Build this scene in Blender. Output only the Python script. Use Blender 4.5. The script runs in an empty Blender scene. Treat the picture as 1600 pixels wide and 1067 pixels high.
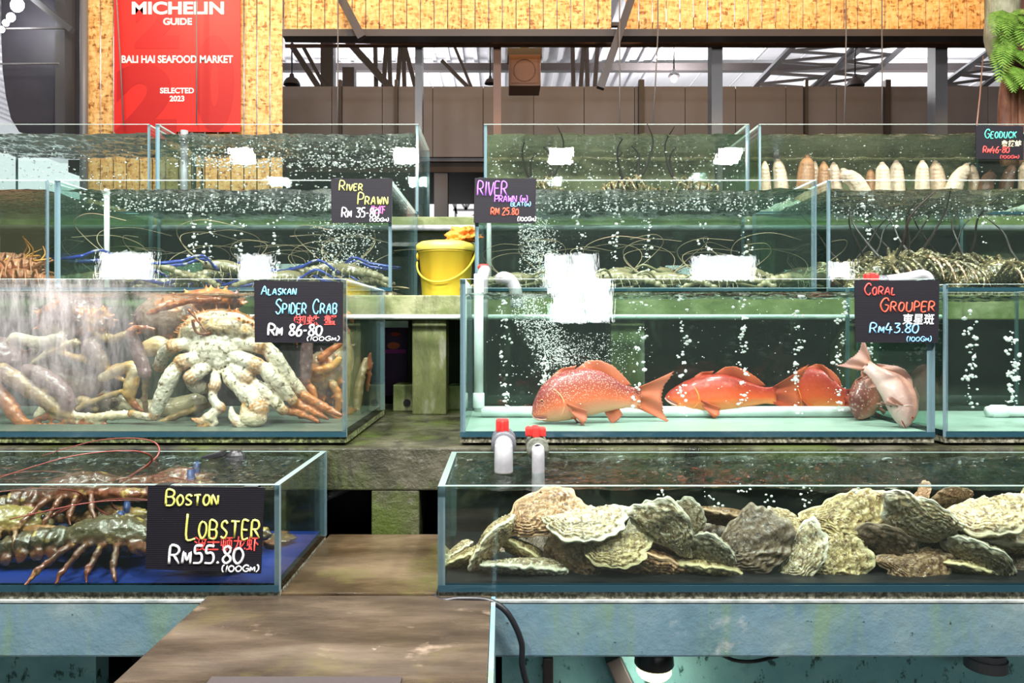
import bpy, bmesh, math, random
import numpy as np
from mathutils import Vector, Matrix, kdtree, noise as mnoise
random.seed(7)
SC = bpy.context.scene
COL = SC.collection
# ------------------------------------------------------------------ camera
EYE = 1.45
F, CX, CY = 1150.0, 785.0, 508.0
def P(px, py, Y):
    """point of the place seen at photo pixel (px,py) when it stands Y metres in front of the camera"""
    return Vector(((px - CX) / F * Y, Y, EYE - (py - CY) / F * Y))
cam = bpy.data.cameras.new('camera'); cam.sensor_width = 36.0; cam.lens = F / 1600 * 36
cam.shift_x = (800 - CX) / 1600; cam.shift_y = -(533.5 - CY) / 1600
cam.clip_end = 200
camo = bpy.data.objects.new('camera', cam); camo.location = (0, 0, EYE); camo.rotation_euler = (math.pi / 2, 0, 0)
COL.objects.link(camo); SC.camera = camo
# ------------------------------------------------------------------ view, world, lamps of the market, added lights
SC.view_settings.view_transform = 'Standard'; SC.view_settings.look = 'None'
SC.view_settings.exposure = 0.0; SC.view_settings.gamma = 1.0
SC.view_settings.use_curve_mapping = False
cy = SC.cycles
cy.max_bounces = 20; cy.transparent_max_bounces = 40; cy.glossy_bounces = 6; cy.diffuse_bounces = 3
cy.transmission_bounces = 8; cy.caustics_reflective = False; cy.caustics_refractive = False
cy.sample_clamp_indirect = 4.0; cy.use_denoising = True
W = bpy.data.worlds.new('sky'); SC.world = W; W.use_nodes = True
W.node_tree.nodes['Background'].inputs[0].default_value = (0.95, 0.98, 1.0, 1)
W.node_tree.nodes['Background'].inputs[1].default_value = 1.3
def area(name, loc, target, size, power, color=(1, 1, 1), sy=None):
    l = bpy.data.lights.new(name, 'AREA'); l.energy = power; l.color = color
    l.shape = 'RECTANGLE'; l.size = size; l.size_y = sy or size
    o = bpy.data.objects.new(name, l); o.location = loc
    o.rotation_euler = (Vector(target) - Vector(loc)).to_track_quat('-Z', 'Y').to_euler()
    COL.objects.link(o); return o
def point(name, loc, power, color=(1, 1, 1), r=0.05):
    l = bpy.data.lights.new(name, 'POINT'); l.energy = power; l.color = color; l.shadow_soft_size = r
    o = bpy.data.objects.new(name, l); o.location = loc; COL.objects.link(o); return o
for i, (x, y, z, p) in enumerate([(0.45, 0.45, 2.75, 46), (1.74, 0.45, 2.75, 46), (-0.75, 0.45, 2.75, 46), (-2.0, 0.45, 2.75, 46),
                                  (-1.1, 1.9, 3.1, 40), (0.95, 1.9, 3.1, 40), (2.4, 1.9, 3.1, 32), (-0.2, 1.2, 3.2, 26)]):  # last entry is an added lamp, there only to brighten the yellow bucket
    area('flood_and_fill_light', (x, y, z), (x * 1.0, y + 1.0, 1.2), 0.16, p, (1.0, 0.98, 0.95))
for x, e in ((0.9, 95), (-0.9, 95)):
    area('aisle_lamp_light', (x, 0.7, 4.5), (x, 1.7, 1.0), 0.6, e, (1.0, 0.98, 0.96))
for x in (-1.2, 0.2, 1.6, 3.0):
    area('warm_spot_light', (x, 4.2, 4.5), (x * 1.02, 5.0, 3.55), 0.25, 20, (1.0, 0.60, 0.25))
area('warm_spot_light', (-2.2, 4.0, 4.0), (-2.2, 5.0, 3.0), 0.3, 19, (1.0, 0.82, 0.6))
point('pendant_bulb_light', P(1053, 124, 8.6), 160, (1, 1, 1), 0.06)
for x in (-4.5, -1.5, 5.0):
    area('roof_fill_light', (x, 9.2, 3.85), (x, 9.8, 4.75), 1.6, 64, (1, 1, 1))  # added lights, no lamps there: brighten the roof like daylight through it
area('basin_lamp_light', P(1022, 1076, 1.345), P(1022, 1076, 1.345) + Vector((0, 0.5, -.6)), 0.05, 0.25, (1.0, 0.95, 0.75))
# ------------------------------------------------------------------ object helpers
def thing(name, label, cat, loc=(0, 0, 0), group=None):
    o = bpy.data.objects.new(name, None); o.location = loc; o.empty_display_size = 0.05
    COL.objects.link(o); return tag(o, label, cat, group)
def tag(o, label, cat, group=None, kind=None):
    o['label'] = label; o['category'] = cat
    if group: o['group'] = group
    if kind: o['kind'] = kind
    return o
def struct(o):
    o['kind'] = 'structure'; return o
def link_mesh(name, me, mats, parent=None, smooth=False, shift=True):
    for m in mats: me.materials.append(m)
    if smooth:
        me.polygons.foreach_set('use_smooth', [True] * len(me.polygons))
    o = bpy.data.objects.new(name, me); COL.objects.link(o)
    if parent is not None:
        o.parent = parent
        if shift:
            off = Vector((0, 0, 0)); p = parent
            while p is not None: off += p.location; p = p.parent
            me.transform(Matrix.Translation(-off))
    return o
def centred(o):
    """move a single-mesh thing's origin to the middle of its base"""
    me = o.data; n = len(me.vertices)
    co = np.empty(n * 3); me.vertices.foreach_get('co', co); co = co.reshape(n, 3)
    c = Vector((float((co[:, 0].min() + co[:, 0].max()) / 2), float((co[:, 1].min() + co[:, 1].max()) / 2), float(co[:, 2].min())))
    me.transform(Matrix.Translation(-c)); o.location = c; return o
def copy_tree(o, parent=None):
    c = o.copy(); COL.objects.link(c)
    if parent is not None: c.parent = parent
    for ch in o.children: copy_tree(ch, c)
    return c
def frames(pts):
    """parallel-transport frames along a polyline"""
    n = len(pts); T = []
    for i in range(n):
        a = pts[max(0, i - 1)]; b = pts[min(n - 1, i + 1)]
        t = (b - a); T.append(t.normalized() if t.length > 1e-9 else Vector((0, 0, 1)))
    u = Vector((0, 0, 1)) if abs(T[0].z) < 0.9 else Vector((1, 0, 0))
    u = (u - T[0] * u.dot(T[0])).normalized(); out = []
    for t in T:
        u = (u - t * u.dot(t))
        u = u.normalized() if u.length > 1e-6 else t.orthogonal().normalized()
        out.append((t, u, t.cross(u)))
    return out
def spline(pts, n=6):
    pts = [Vector(p) for p in pts]
    if len(pts) < 3: return pts
    out = []
    for i in range(len(pts) - 1):
        p0 = pts[max(0, i - 1)]; p1 = pts[i]; p2 = pts[i + 1]; p3 = pts[min(len(pts) - 1, i + 2)]
        for k in range(n):
            t = k / n; t2 = t * t; t3 = t2 * t
            out.append(0.5 * ((2 * p1) + (p2 - p0) * t + (2 * p0 - 5 * p1 + 4 * p2 - p3) * t2 + (3 * p1 - p0 - 3 * p2 + p3) * t3))
    out.append(pts[-1]); return out
class MB:
    def __init__(s): s.v = []; s.f = []; s.m = []
    def add(s, vs, fs, m=0):
        b = len(s.v); s.v += [tuple(x) for x in vs]; s.f += [tuple(i + b for i in f) for f in fs]; s.m += [m] * len(fs)
    def box(s, lo, hi, m=0, mm=None):
        x0, y0, z0 = lo; x1, y1, z1 = hi
        vs = [(x0, y0, z0), (x1, y0, z0), (x1, y1, z0), (x0, y1, z0), (x0, y0, z1), (x1, y0, z1), (x1, y1, z1), (x0, y1, z1)]
        fs = [(0, 3, 2, 1), (4, 5, 6, 7), (0, 1, 5, 4), (1, 2, 6, 5), (2, 3, 7, 6), (3, 0, 4, 7)]  # bottom top front right back left
        b = len(s.v); s.v += vs; s.f += [tuple(i + b for i in f) for f in fs]; s.m += list(mm) if mm else [m] * 6
    def bar(s, a, b, w, h=None, m=0, up=None):
        """rectangular bar from a to b"""
        a = Vector(a); b = Vector(b); h = h or w; t = (b - a).normalized()
        u = Vector(up) if up else (Vector((0, 0, 1)) if abs(t.z) < 0.95 else Vector((0, 1, 0)))
        r = t.cross(u).normalized(); u = r.cross(t).normalized()
        vs = [p + r * (w / 2 * sx) + u * (h / 2 * sy) for p in (a, b) for sx, sy in ((-1, -1), (1, -1), (1, 1), (-1, 1))]
        s.add(vs, [(0, 1, 2, 3), (7, 6, 5, 4), (0, 4, 5, 1), (1, 5, 6, 2), (2, 6, 7, 3), (3, 7, 4, 0)], m)
    def tube(s, pts, r, sides=10, m=0, flat=1.0, cap=True):
        pts = [Vector(p) for p in pts]; n = len(pts)
        rr = r if isinstance(r, (list, tuple)) else [r] * n
        if len(rr) != n:
            rr = [rr[min(len(rr) - 1, int(i / max(1, n - 1) * (len(rr) - 1)))] * (1 - (i / max(1, n - 1) * (len(rr) - 1)) % 1) +
                  rr[min(len(rr) - 1, int(i / max(1, n - 1) * (len(rr) - 1)) + 1)] * ((i / max(1, n - 1) * (len(rr) - 1)) % 1) for i in range(n)]
        vs = []; fs = []
        for (t, u, w), p, q in zip(frames(pts), pts, rr):
            for k in range(sides):
                a = 2 * math.pi * k / sides
                vs.append(p + u * (math.cos(a) * q) + w * (math.sin(a) * q * flat))
        for i in range(n - 1):
            for k in range(sides):
                fs.append((i * sides + k, i * sides + (k + 1) % sides, (i + 1) * sides + (k + 1) % sides, (i + 1) * sides + k))
        if cap: fs += [tuple(range(sides))[::-1], tuple(range((n - 1) * sides, n * sides))]
        s.add(vs, fs, m)
    def lathe(s, prof, c, sides=32, axis='Z', m=0, cap=True):
        """prof: (radius, height) pairs round an axis through c"""
        c = Vector(c); vs = []; fs = []; n = len(prof)
        for r, h in prof:
            for k in range(sides):
                a = 2 * math.pi * k / sides; x, y = math.cos(a) * r, math.sin(a) * r
                vs.append(c + (Vector((x, y, h)) if axis == 'Z' else Vector((x, h, y)) if axis == 'Y' else Vector((h, x, y))))
        for i in range(n - 1):
            for k in range(sides):
                fs.append((i * sides + k, i * sides + (k + 1) % sides, (i + 1) * sides + (k + 1) % sides, (i + 1) * sides + k))
        if cap: fs += [tuple(range(sides))[::-1], tuple(range((n - 1) * sides, n * sides))]
        s.add(vs, fs, m)
    def ell(s, c, r, rot=None, nu=14, nv=9, m=0):
        c = Vector(c); vs = []; fs = []; R = rot or Matrix.Identity(3)
        for j in range(nv + 1):
            th = math.pi * j / nv
            for k in range(nu):
                a = 2 * math.pi * k / nu
                vs.append(c + R @ Vector((math.sin(th) * math.cos(a) * r[0], math.sin(th) * math.sin(a) * r[1], math.cos(th) * r[2])))
        for j in range(nv):
            for k in range(nu):
                fs.append((j * nu + k, (j + 1) * nu + k, (j + 1) * nu + (k + 1) % nu, j * nu + (k + 1) % nu))
        s.add(vs, fs, m)
    def prism(s, poly, y0, y1, m=0):
        """polygon of (x,z) points pushed from y0 to y1"""
        n = len(poly)
        vs = [(x, y0, z) for x, z in poly] + [(x, y1, z) for x, z in poly]
        s.add(vs, [tuple(range(n)), tuple(range(n, 2 * n))[::-1]] + [(i, i + n, (i + 1) % n + n, (i + 1) % n) for i in range(n)], m)
    def build(s, name, mats, parent=None, smooth=False, bevel=0, shift=True, weld=True):
        me = bpy.data.meshes.new(name); me.from_pydata(s.v, [], s.f)
        me.polygons.foreach_set('material_index', s.m)
        bm = bmesh.new(); bm.from_mesh(me)
        if weld: bmesh.ops.remove_doubles(bm, verts=bm.verts, dist=1e-5)
        bmesh.ops.recalc_face_normals(bm, faces=bm.faces)
        if bevel:
            bmesh.ops.bevel(bm, geom=[e for e in bm.edges if e.calc_face_angle(0) > 0.6], offset=bevel, segments=2, affect='EDGES', profile=0.6)
        bm.to_mesh(me); bm.free()
        if not isinstance(mats, (list, tuple)): mats = [mats]
        return link_mesh(name, me, mats, parent, smooth, shift)
# ------------------------------------------------------------------ materials
def nd(nt, typ, **kw):
    n = nt.nodes.new(typ)
    for k, v in kw.items():
        if k in n.inputs: n.inputs[k].default_value = v
        else: setattr(n, k, v)
    return n
def newmat(name):
    m = bpy.data.materials.new(name); m.use_nodes = True; nt = m.node_tree; nt.nodes.clear()
    out = nt.nodes.new('ShaderNodeOutputMaterial'); return m, nt, out
def ramp(nt, src, stops, interp='LINEAR'):
    r = nt.nodes.new('ShaderNodeValToRGB'); e = r.color_ramp.elements; r.color_ramp.interpolation = interp
    while len(e) < len(stops): e.new(0.5)
    for el, (p, c) in zip(e, stops):
        el.position = p; el.color = (c, c, c, 1) if isinstance(c, (int, float)) else (*c, 1)
    nt.links.new(src, r.inputs[0]); return r.outputs[0]
def coords(nt, kind='Object', scale=(1, 1, 1)):
    tc = nt.nodes.new('ShaderNodeTexCoord'); mp = nt.nodes.new('ShaderNodeMapping')
    mp.inputs['Scale'].default_value = scale; nt.links.new(tc.outputs[kind], mp.inputs[0]); return mp.outputs[0]
def noise(nt, vec, scale, detail=6, rough=0.55, dist=0.0):
    n = nd(nt, 'ShaderNodeTexNoise', Scale=scale, Detail=detail, Roughness=rough, Distortion=dist)
    nt.links.new(vec, n.inputs['Vector']); return n.outputs['Fac']
def mixc(nt, fac, a, b, blend='MIX'):
    n = nt.nodes.new('ShaderNodeMix'); n.data_type = 'RGBA'; n.blend_type = blend
    for sock, v in ((n.inputs[0], fac), (n.inputs[6], a), (n.inputs[7], b)):
        if hasattr(v, 'is_output'): nt.links.new(v, sock)
        else: sock.default_value = v if isinstance(v, (int, float)) else (*v, 1)
    return n.outputs[2]
def plain(name, color, rough=0.5, metal=0.0, spec=0.5, coat=0.0):
    m, nt, out = newmat(name); b = nd(nt, 'ShaderNodeBsdfPrincipled', Roughness=rough, Metallic=metal)
    b.inputs['Base Color'].default_value = (*color, 1); b.inputs['Specular IOR Level'].default_value = spec
    b.inputs['Coat Weight'].default_value = coat
    nt.links.new(b.outputs[0], out.inputs[0]); return m
def tex(name, stops, scale, detail=6, rough=0.6, bump=0.3, bscale=None, bdist=0.01, stretch=(1, 1, 1), over=None, dist=0.0, wet=None, coat=0.0, nrough=0.6):
    """noise-coloured surface; over = list of (noise scale, lo, hi, colour, stretch) stains; wet = (scale, lo, hi) roughness patches"""
    m, nt, out = newmat(name); v = coords(nt, 'Object', stretch)
    c = ramp(nt, noise(nt, v, scale, detail, nrough, dist), [(.5 + (p_ - .5) * .62, q_) for p_, q_ in stops])
    for (s2, lo, hi, colr, st) in over or []:
        f = ramp(nt, noise(nt, coords(nt, 'Object', st), s2, 7, 0.65), [(lo, 0.0), (hi, 1.0)])
        c = mixc(nt, f, c, colr)
    b = nd(nt, 'ShaderNodeBsdfPrincipled', Roughness=rough); nt.links.new(c, b.inputs['Base Color'])
    b.inputs['Coat Weight'].default_value = coat; b.inputs['Coat Roughness'].default_value = 0.12
    if wet:
        r = ramp(nt, noise(nt, v, wet[0], 3), [(wet[1], 0.12), (wet[2], rough)]); nt.links.new(r, b.inputs['Roughness'])
    if bump:
        bn = nd(nt, 'ShaderNodeBump', Strength=bump, Distance=bdist)
        nt.links.new(noise(nt, v, bscale or scale * 3, 8, 0.65), bn.inputs['Height']); nt.links.new(bn.outputs[0], b.inputs['Normal'])
    nt.links.new(b.outputs[0], out.inputs[0]); return m
def glass(name, tint, dirt=0.0, dscale=8, dstretch=(1, 1, 1), dlo=0.5, dhi=0.8, dcol=(0.75, 0.78, 0.72), patch=None, wob=0.0):
    m, nt, out = newmat(name)
    tr = nd(nt, 'ShaderNodeBsdfTransparent'); tr.inputs[0].default_value = (*tint, 1)
    gl = nd(nt, 'ShaderNodeBsdfGlossy', Roughness=0.0); gl.inputs[0].default_value = (1, 1, 1, 1)
    geo = nt.nodes.new('ShaderNodeNewGeometry')
    mr = nd(nt, 'ShaderNodeMapRange'); mr.inputs['To Min'].default_value = 1.5; mr.inputs['To Max'].default_value = 1 / 1.5
    nt.links.new(geo.outputs['Backfacing'], mr.inputs['Value'])
    fr = nt.nodes.new('ShaderNodeFresnel'); nt.links.new(mr.outputs[0], fr.inputs['IOR'])
    mx = nt.nodes.new('ShaderNodeMixShader'); nt.links.new(fr.outputs[0], mx.inputs[0]); nt.links.new(tr.outputs[0], mx.inputs[1]); nt.links.new(gl.outputs[0], mx.inputs[2])
    last = mx.outputs[0]
    if wob:
        bn = nd(nt, 'ShaderNodeBump', Strength=wob, Distance=.01); nt.links.new(noise(nt, coords(nt, 'Object', (1, 1, .35)), 26, 3, .6), bn.inputs['Height']); nt.links.new(bn.outputs[0], gl.inputs['Normal'])
    if dirt:
        df = nd(nt, 'ShaderNodeBsdfDiffuse'); df.inputs[0].default_value = (*dcol, 1)
        v = coords(nt, 'Object', dstretch)
        f = ramp(nt, noise(nt, v, dscale, 9, 0.7, 0.3), [(dlo, 0.0), (dhi, dirt)])
        if patch:
            # one steamed-up patch: fades out from its middle
            tc = nt.nodes.new('ShaderNodeTexCoord'); ds = nd(nt, 'ShaderNodeVectorMath', operation='DISTANCE'); nt.links.new(tc.outputs['Object'], ds.inputs[0]); ds.inputs[1].default_value = patch[:3]
            g = ramp(nt, ds.outputs['Value'], [(0.0, 1.0), (patch[3], 0.06)]); ml = nd(nt, 'ShaderNodeMath', operation='MULTIPLY'); nt.links.new(f, ml.inputs[0]); nt.links.new(g, ml.inputs[1]); f = ml.outputs[0]
        m2 = nt.nodes.new('ShaderNodeMixShader'); nt.links.new(f, m2.inputs[0]); nt.links.new(last, m2.inputs[1]); nt.links.new(df.outputs[0], m2.inputs[2]); last = m2.outputs[0]
    nt.links.new(last, out.inputs[0]); return m
def water_top(name, tint, bscale=60, bstr=0.35):
    m, nt, out = newmat(name)
    tr = nd(nt, 'ShaderNodeBsdfTransparent'); tr.inputs[0].default_value = (*tint, 1)
    gl = nd(nt, 'ShaderNodeBsdfGlossy', Roughness=0.02); gl.inputs[0].default_value = (1, 1, 1, 1)
    bn = nd(nt, 'ShaderNodeBump', Strength=bstr, Distance=0.01); nt.links.new(noise(nt, coords(nt), bscale, 4, 0.6, 0.6), bn.inputs['Height'])
    fr = nd(nt, 'ShaderNodeFresnel', IOR=1.33); nt.links.new(bn.outputs[0], fr.inputs['Normal']); nt.links.new(bn.outputs[0], gl.inputs['Normal'])
    mx = nt.nodes.new('ShaderNodeMixShader'); nt.links.new(fr.outputs[0], mx.inputs[0]); nt.links.new(tr.outputs[0], mx.inputs[1]); nt.links.new(gl.outputs[0], mx.inputs[2])
    nt.links.new(mx.outputs[0], out.inputs[0]); return m
def water_side(name, tint, milk=0.05, mcol=(0.55, 0.7, 0.62)):
    m, nt, out = newmat(name)
    tr = nd(nt, 'ShaderNodeBsdfTransparent'); tr.inputs[0].default_value = (*tint, 1)
    df = nd(nt, 'ShaderNodeBsdfDiffuse'); df.inputs[0].default_value = (*mcol, 1)
    mx = nt.nodes.new('ShaderNodeMixShader'); mx.inputs[0].default_value = milk
    nt.links.new(tr.outputs[0], mx.inputs[1]); nt.links.new(df.outputs[0], mx.inputs[2]); nt.links.new(mx.outputs[0], out.inputs[0]); return m
def emit(name, color, strength):
    m, nt, out = newmat(name); e = nd(nt, 'ShaderNodeEmission', Strength=strength); e.inputs[0].default_value = (*color, 1)
    nt.links.new(e.outputs[0], out.inputs[0]); return m
def critter(name, rough=0.35, speck=None, speck_scale=60, lo=0.55, hi=0.7, bump=0.3, bscale=120, coat=0.3, mott=0.35):
    """animal skin: colour attribute darkened by mottling, optional speckles"""
    m, nt, out = newmat(name); at = nd(nt, 'ShaderNodeAttribute', attribute_name='Col'); v = coords(nt)
    c = mixc(nt, ramp(nt, noise(nt, v, 22, 6, 0.65), [(0.35, 0.0), (0.7, mott)]), at.outputs['Color'], (0.08, 0.05, 0.03))
    if speck:
        c = mixc(nt, ramp(nt, noise(nt, v, speck_scale, 4, 0.6), [(lo, 0.0), (hi, 1.0)]), c, speck)
    b = nd(nt, 'ShaderNodeBsdfPrincipled', Roughness=rough); nt.links.new(c, b.inputs['Base Color'])
    b.inputs['Coat Weight'].default_value = coat; b.inputs['Coat Roughness'].default_value = 0.15
    bn = nd(nt, 'ShaderNodeBump', Strength=bump, Distance=0.004); nt.links.new(noise(nt, v, bscale, 5), bn.inputs['Height']); nt.links.new(bn.outputs[0], b.inputs['Normal'])
    nt.links.new(b.outputs[0], out.inputs[0]); return m
class Blob:
    """an animal's body: tapered limbs and ellipsoids grown together into one continuous skin, coloured by limb"""
    def __init__(s): s.mb = MB(); s.c = []
    def chain(s, pts, rad, col, col2=None, sides=12, knob=0.0, sm=4, cap=(.7, .55)):
        ctrl = [Vector(p) for p in pts]; n0 = len(s.mb.v)
        q = spline(ctrl, sm) if sm > 1 else ctrl; n = len(q)
        rad = list(rad) if isinstance(rad, (list, tuple)) else [rad] * len(ctrl)
        rr = [float(np.interp(i / max(1, n - 1) * (len(rad) - 1), range(len(rad)), rad)) for i in range(n)]
        q = [q[0] - (q[1] - q[0]).normalized() * rr[0] * cap[0]] + q + [q[-1] + (q[-1] - q[-2]).normalized() * rr[-1] * cap[0]]
        rr = [rr[0] * cap[1]] + rr + [rr[-1] * cap[1]]
        s.mb.tube(q, rr, sides)
        k = len(s.mb.v) - n0; c1 = np.array(col); c2 = np.array(col2 if col2 else col)
        for i in range(k): s.c.append(c1 + (c2 - c1) * (i // sides) / max(1, len(q) - 1))
        if knob:
            for p, r in zip(ctrl, rad): s.ell(p, (r * knob,) * 3, col)
    def ell(s, c, r, col, rot=None, nu=16, nv=10, col2=None):
        n0 = len(s.mb.v); s.mb.ell(c, r, rot, nu, nv); k = len(s.mb.v) - n0
        c1 = np.array(col); c2 = np.array(col2 if col2 else col)
        for i in range(k): s.c.append(c1 + (c2 - c1) * (i // nu) / nv)
    def spike(s, p, d, r, col):
        d = Vector(d); s.chain([Vector(p), Vector(p) + d * .5, Vector(p) + d], [r, r * .6, r * .25], col, sides=6, sm=1)
    def build(s, name, mat, parent=None, voxel=0.004, rough=0.0, nscale=60, smooth=1, shift=True):
        me = bpy.data.meshes.new(name); me.from_pydata(s.mb.v, [], s.mb.f)
        bm = bmesh.new(); bm.from_mesh(me); bmesh.ops.recalc_face_normals(bm, faces=bm.faces); bm.to_mesh(me); bm.free()
        o = bpy.data.objects.new('grow', me); COL.objects.link(o)
        md = o.modifiers.new('r', 'REMESH'); md.mode = 'VOXEL'; md.voxel_size = voxel
        dg = bpy.context.evaluated_depsgraph_get(); dg.update()
        m2 = bpy.data.meshes.new_from_object(o.evaluated_get(dg)); m2.name = name
        bpy.data.objects.remove(o); bpy.data.meshes.remove(me)
        kd = kdtree.KDTree(len(s.mb.v))
        for i, p in enumerate(s.mb.v): kd.insert(p, i)
        kd.balance()
        n = len(m2.vertices); co = np.empty(n * 3); m2.vertices.foreach_get('co', co); co = co.reshape(n, 3)
        col = np.ones((n, 4))
        for i in range(n):
            hit = kd.find_n(co[i], 3); w = [1 / (h[2] + 1e-4) for h in hit]
            col[i, :3] = sum(s.c[h[1]] * ww for h, ww in zip(hit, w)) / sum(w)
        if smooth:
            ne = len(m2.edges); ed = np.empty(ne * 2, dtype=np.int64); m2.edges.foreach_get('vertices', ed); ed = ed.reshape(ne, 2)
            for _ in range(smooth):
                acc = np.zeros_like(co); cnt = np.zeros(n)
                np.add.at(acc, ed[:, 0], co[ed[:, 1]]); np.add.at(acc, ed[:, 1], co[ed[:, 0]])
                np.add.at(cnt, ed[:, 0], 1); np.add.at(cnt, ed[:, 1], 1)
                co = co * .5 + .5 * acc / np.maximum(cnt, 1)[:, None]
        if rough:
            nr = np.empty(n * 3); m2.vertices.foreach_get('normal', nr); nr = nr.reshape(n, 3)
            for i in range(n):
                d = mnoise.fractal(Vector(co[i]) * nscale, 0.8, 2.0, 3) * rough
                co[i] += nr[i] * d
        m2.vertices.foreach_set('co', co.ravel()); m2.update()
        at = m2.color_attributes.new('Col', 'FLOAT_COLOR', 'POINT'); at.data.foreach_set('color', col.ravel())
        m2.materials.clear()
        return link_mesh(name, m2, [mat], parent, True, shift)
# ------------------------------------------------------------------ the palette
M = {}
M['concrete'] = tex('mossy_concrete', [(0.15, (0.008, 0.008, 0.004)), (0.5, (0.040, 0.039, 0.02)), (0.85, (0.13, 0.12, 0.085))], 7, 12, 0.5, 0.7, 45, nrough=.68,
                    over=[(4.5, 0.48, 0.66, (0.06, 0.085, 0.014), (1, 1, 0.7)), (11, 0.52, 0.66, (0.012, 0.012, 0.008), (1.6, 1, 0.22)), (30, .62, .70, (.12, .11, .09), (1, 1, 1))], wet=(4, .4, .6))
M['mossbeam'] = tex('moss_green_beam', [(0.2, (0.035, 0.055, 0.010)), (0.5, (0.10, 0.13, 0.032)), (0.85, (0.27, 0.28, 0.15))], 6, 8, 0.55, 0.4, 30,
                    over=[(14, 0.55, 0.75, (0.06, 0.07, 0.02), (1.5, 1, 0.4))])
M['pillar'] = tex('mossy_pillar', [(0.2, (0.035, 0.045, 0.012)), (0.52, (0.10, 0.115, 0.035)), (0.85, (0.40, 0.40, 0.34))], 6, 9, 0.5, 0.5, 40, stretch=(1.6, 1.6, 0.5),
                  over=[(7, 0.5, 0.62, (0.07, 0.09, 0.02), (1.5, 1.5, .6))])
M['wetledge'] = tex('wet_brown_ledge', [(0.15, (0.018, 0.011, 0.005)), (0.5, (0.062, 0.041, 0.021)), (0.85, (0.14, 0.10, 0.058))], 4, 10, 0.42, 0.25, 40, stretch=(1, 2.2, 1),
                    over=[(3, 0.55, 0.7, (0.09, 0.085, 0.025), (1, 1, 1))], wet=(3, .42, .6))
M['slab'] = tex('worn_brown_slab', [(0.2, (0.018, 0.012, 0.008)), (0.5, (0.055, 0.039, 0.026)), (0.72, (0.10, 0.074, 0.05)), (0.95, (0.24, 0.18, 0.13))], 5, 11, 0.5, 0.2, 60, stretch=(0.7, 2.4, 1),
                over=[(9, 0.60, 0.70, (0.20, 0.15, 0.11), (1, 1.4, 1)), (4, 0.56, 0.70, (0.085, 0.07, 0.025), (1, 1, 1)), (14, 0.68, 0.74, (0.30, 0.24, 0.19), (1.2, 1, 1))], wet=(3, .4, .62))
M['blue'] = tex('peeling_blue_paint', [(0.2, (0.075, 0.15, 0.18)), (0.5, (0.125, 0.215, 0.265)), (0.7, (0.165, 0.245, 0.26)), (0.9, (0.31, 0.38, 0.39))], 5, 9, 0.5, 0.25, 30,
                over=[(6, 0.50, 0.66, (0.15, 0.24, 0.17), (1.8, 1, 0.35)), (9, 0.62, 0.72, (0.34, 0.37, 0.36), (1, 1, 1)), (60, 0.66, 0.70, (0.03, 0.05, 0.04), (1, 1, 1))])
M['blueedge'] = tex('chalky_blue_edge', [(0.3, (0.22, 0.25, 0.24)), (0.7, (0.45, 0.48, 0.45))], 20, 5, 0.6, 0.2)
M['teal'] = tex('teal_basin_paint', [(0.3, (0.18, 0.46, 0.48)), (0.7, (0.30, 0.62, 0.62))], 6, 8, 0.45, 0.3, 40,
                over=[(45, 0.58, 0.64, (0.02, 0.09, 0.07), (1.2, 1, 0.7)), (5, 0.6, .75, (0.05, 0.14, 0.10), (1, 1, 1))])
M['grit'] = tex('gritty_foam_pad', [(0.35, (0.05, 0.05, 0.03)), (0.55, (0.21, 0.20, 0.14)), (0.7, (0.42, 0.40, 0.30))], 110, 4, 0.7, 0.7, 140)
M['mossgrit'] = tex('mossy_foam_pad', [(0.35, (0.03, 0.04, 0.015)), (0.55, (0.12, 0.15, 0.05)), (0.7, (0.30, 0.33, 0.14))], 110, 4, 0.7, 0.7, 140)
M['dark'] = plain('dark_void', (0.008, 0.009, 0.008), 0.9)  # near-black stands in for the shade inside openings and a hole
M['underdark'] = tex('shaded_mossy_back', [(0.3, (0.012, 0.018, 0.012)), (0.6, (0.03, 0.045, 0.025)), (0.8, (0.06, 0.08, 0.04))], 4, 7, 0.8, 0.2)  # dark tone stands in for the shaded space under the shelves
M['pvc'] = tex('grey_pvc', [(0.3, (0.26, 0.26, 0.275)), (0.7, (0.33, 0.33, 0.345))], 30, 4, 0.3, 0.05, over=[(30, .66, .74, (0.16, 0.15, 0.13), (1, 1, 1))])
M['pvcw'] = plain('white_pvc', (0.68, 0.74, 0.72), 0.3)
M['valvebody'] = plain('dark_grey_valve', (0.10, 0.105, 0.12), 0.35)
M['valvemoss'] = tex('mossy_valve', [(0.3, (0.05, 0.055, 0.04)), (0.7, (0.17, 0.18, 0.14))], 60, 5, 0.6, 0.4)
M['red'] = plain('red_plastic', (0.66, 0.035, 0.03), 0.35)
M['edge'] = plain('blue_glass_edge', (0.19, 0.28, 0.32), 0.12, coat=0.5)  # one glass, lighter upright and darker bottom edges: highlights put into colour
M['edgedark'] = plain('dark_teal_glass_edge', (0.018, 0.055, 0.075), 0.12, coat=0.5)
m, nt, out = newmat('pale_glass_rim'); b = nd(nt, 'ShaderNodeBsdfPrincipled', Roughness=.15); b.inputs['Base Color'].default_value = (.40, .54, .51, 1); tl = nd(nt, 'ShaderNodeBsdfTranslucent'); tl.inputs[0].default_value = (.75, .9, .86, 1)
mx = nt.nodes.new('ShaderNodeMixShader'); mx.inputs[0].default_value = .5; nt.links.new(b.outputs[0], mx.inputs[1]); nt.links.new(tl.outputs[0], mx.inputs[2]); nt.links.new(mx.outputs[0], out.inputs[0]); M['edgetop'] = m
M['glass'] = glass('clear_pane', (0.96, 0.985, 0.975), wob=.02)
M['glassdrop'] = glass('pane_with_dried_spray', (0.95, 0.985, 0.97), 0.28, 90, (1, 1, 0.25), 0.66, 0.80)
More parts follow.
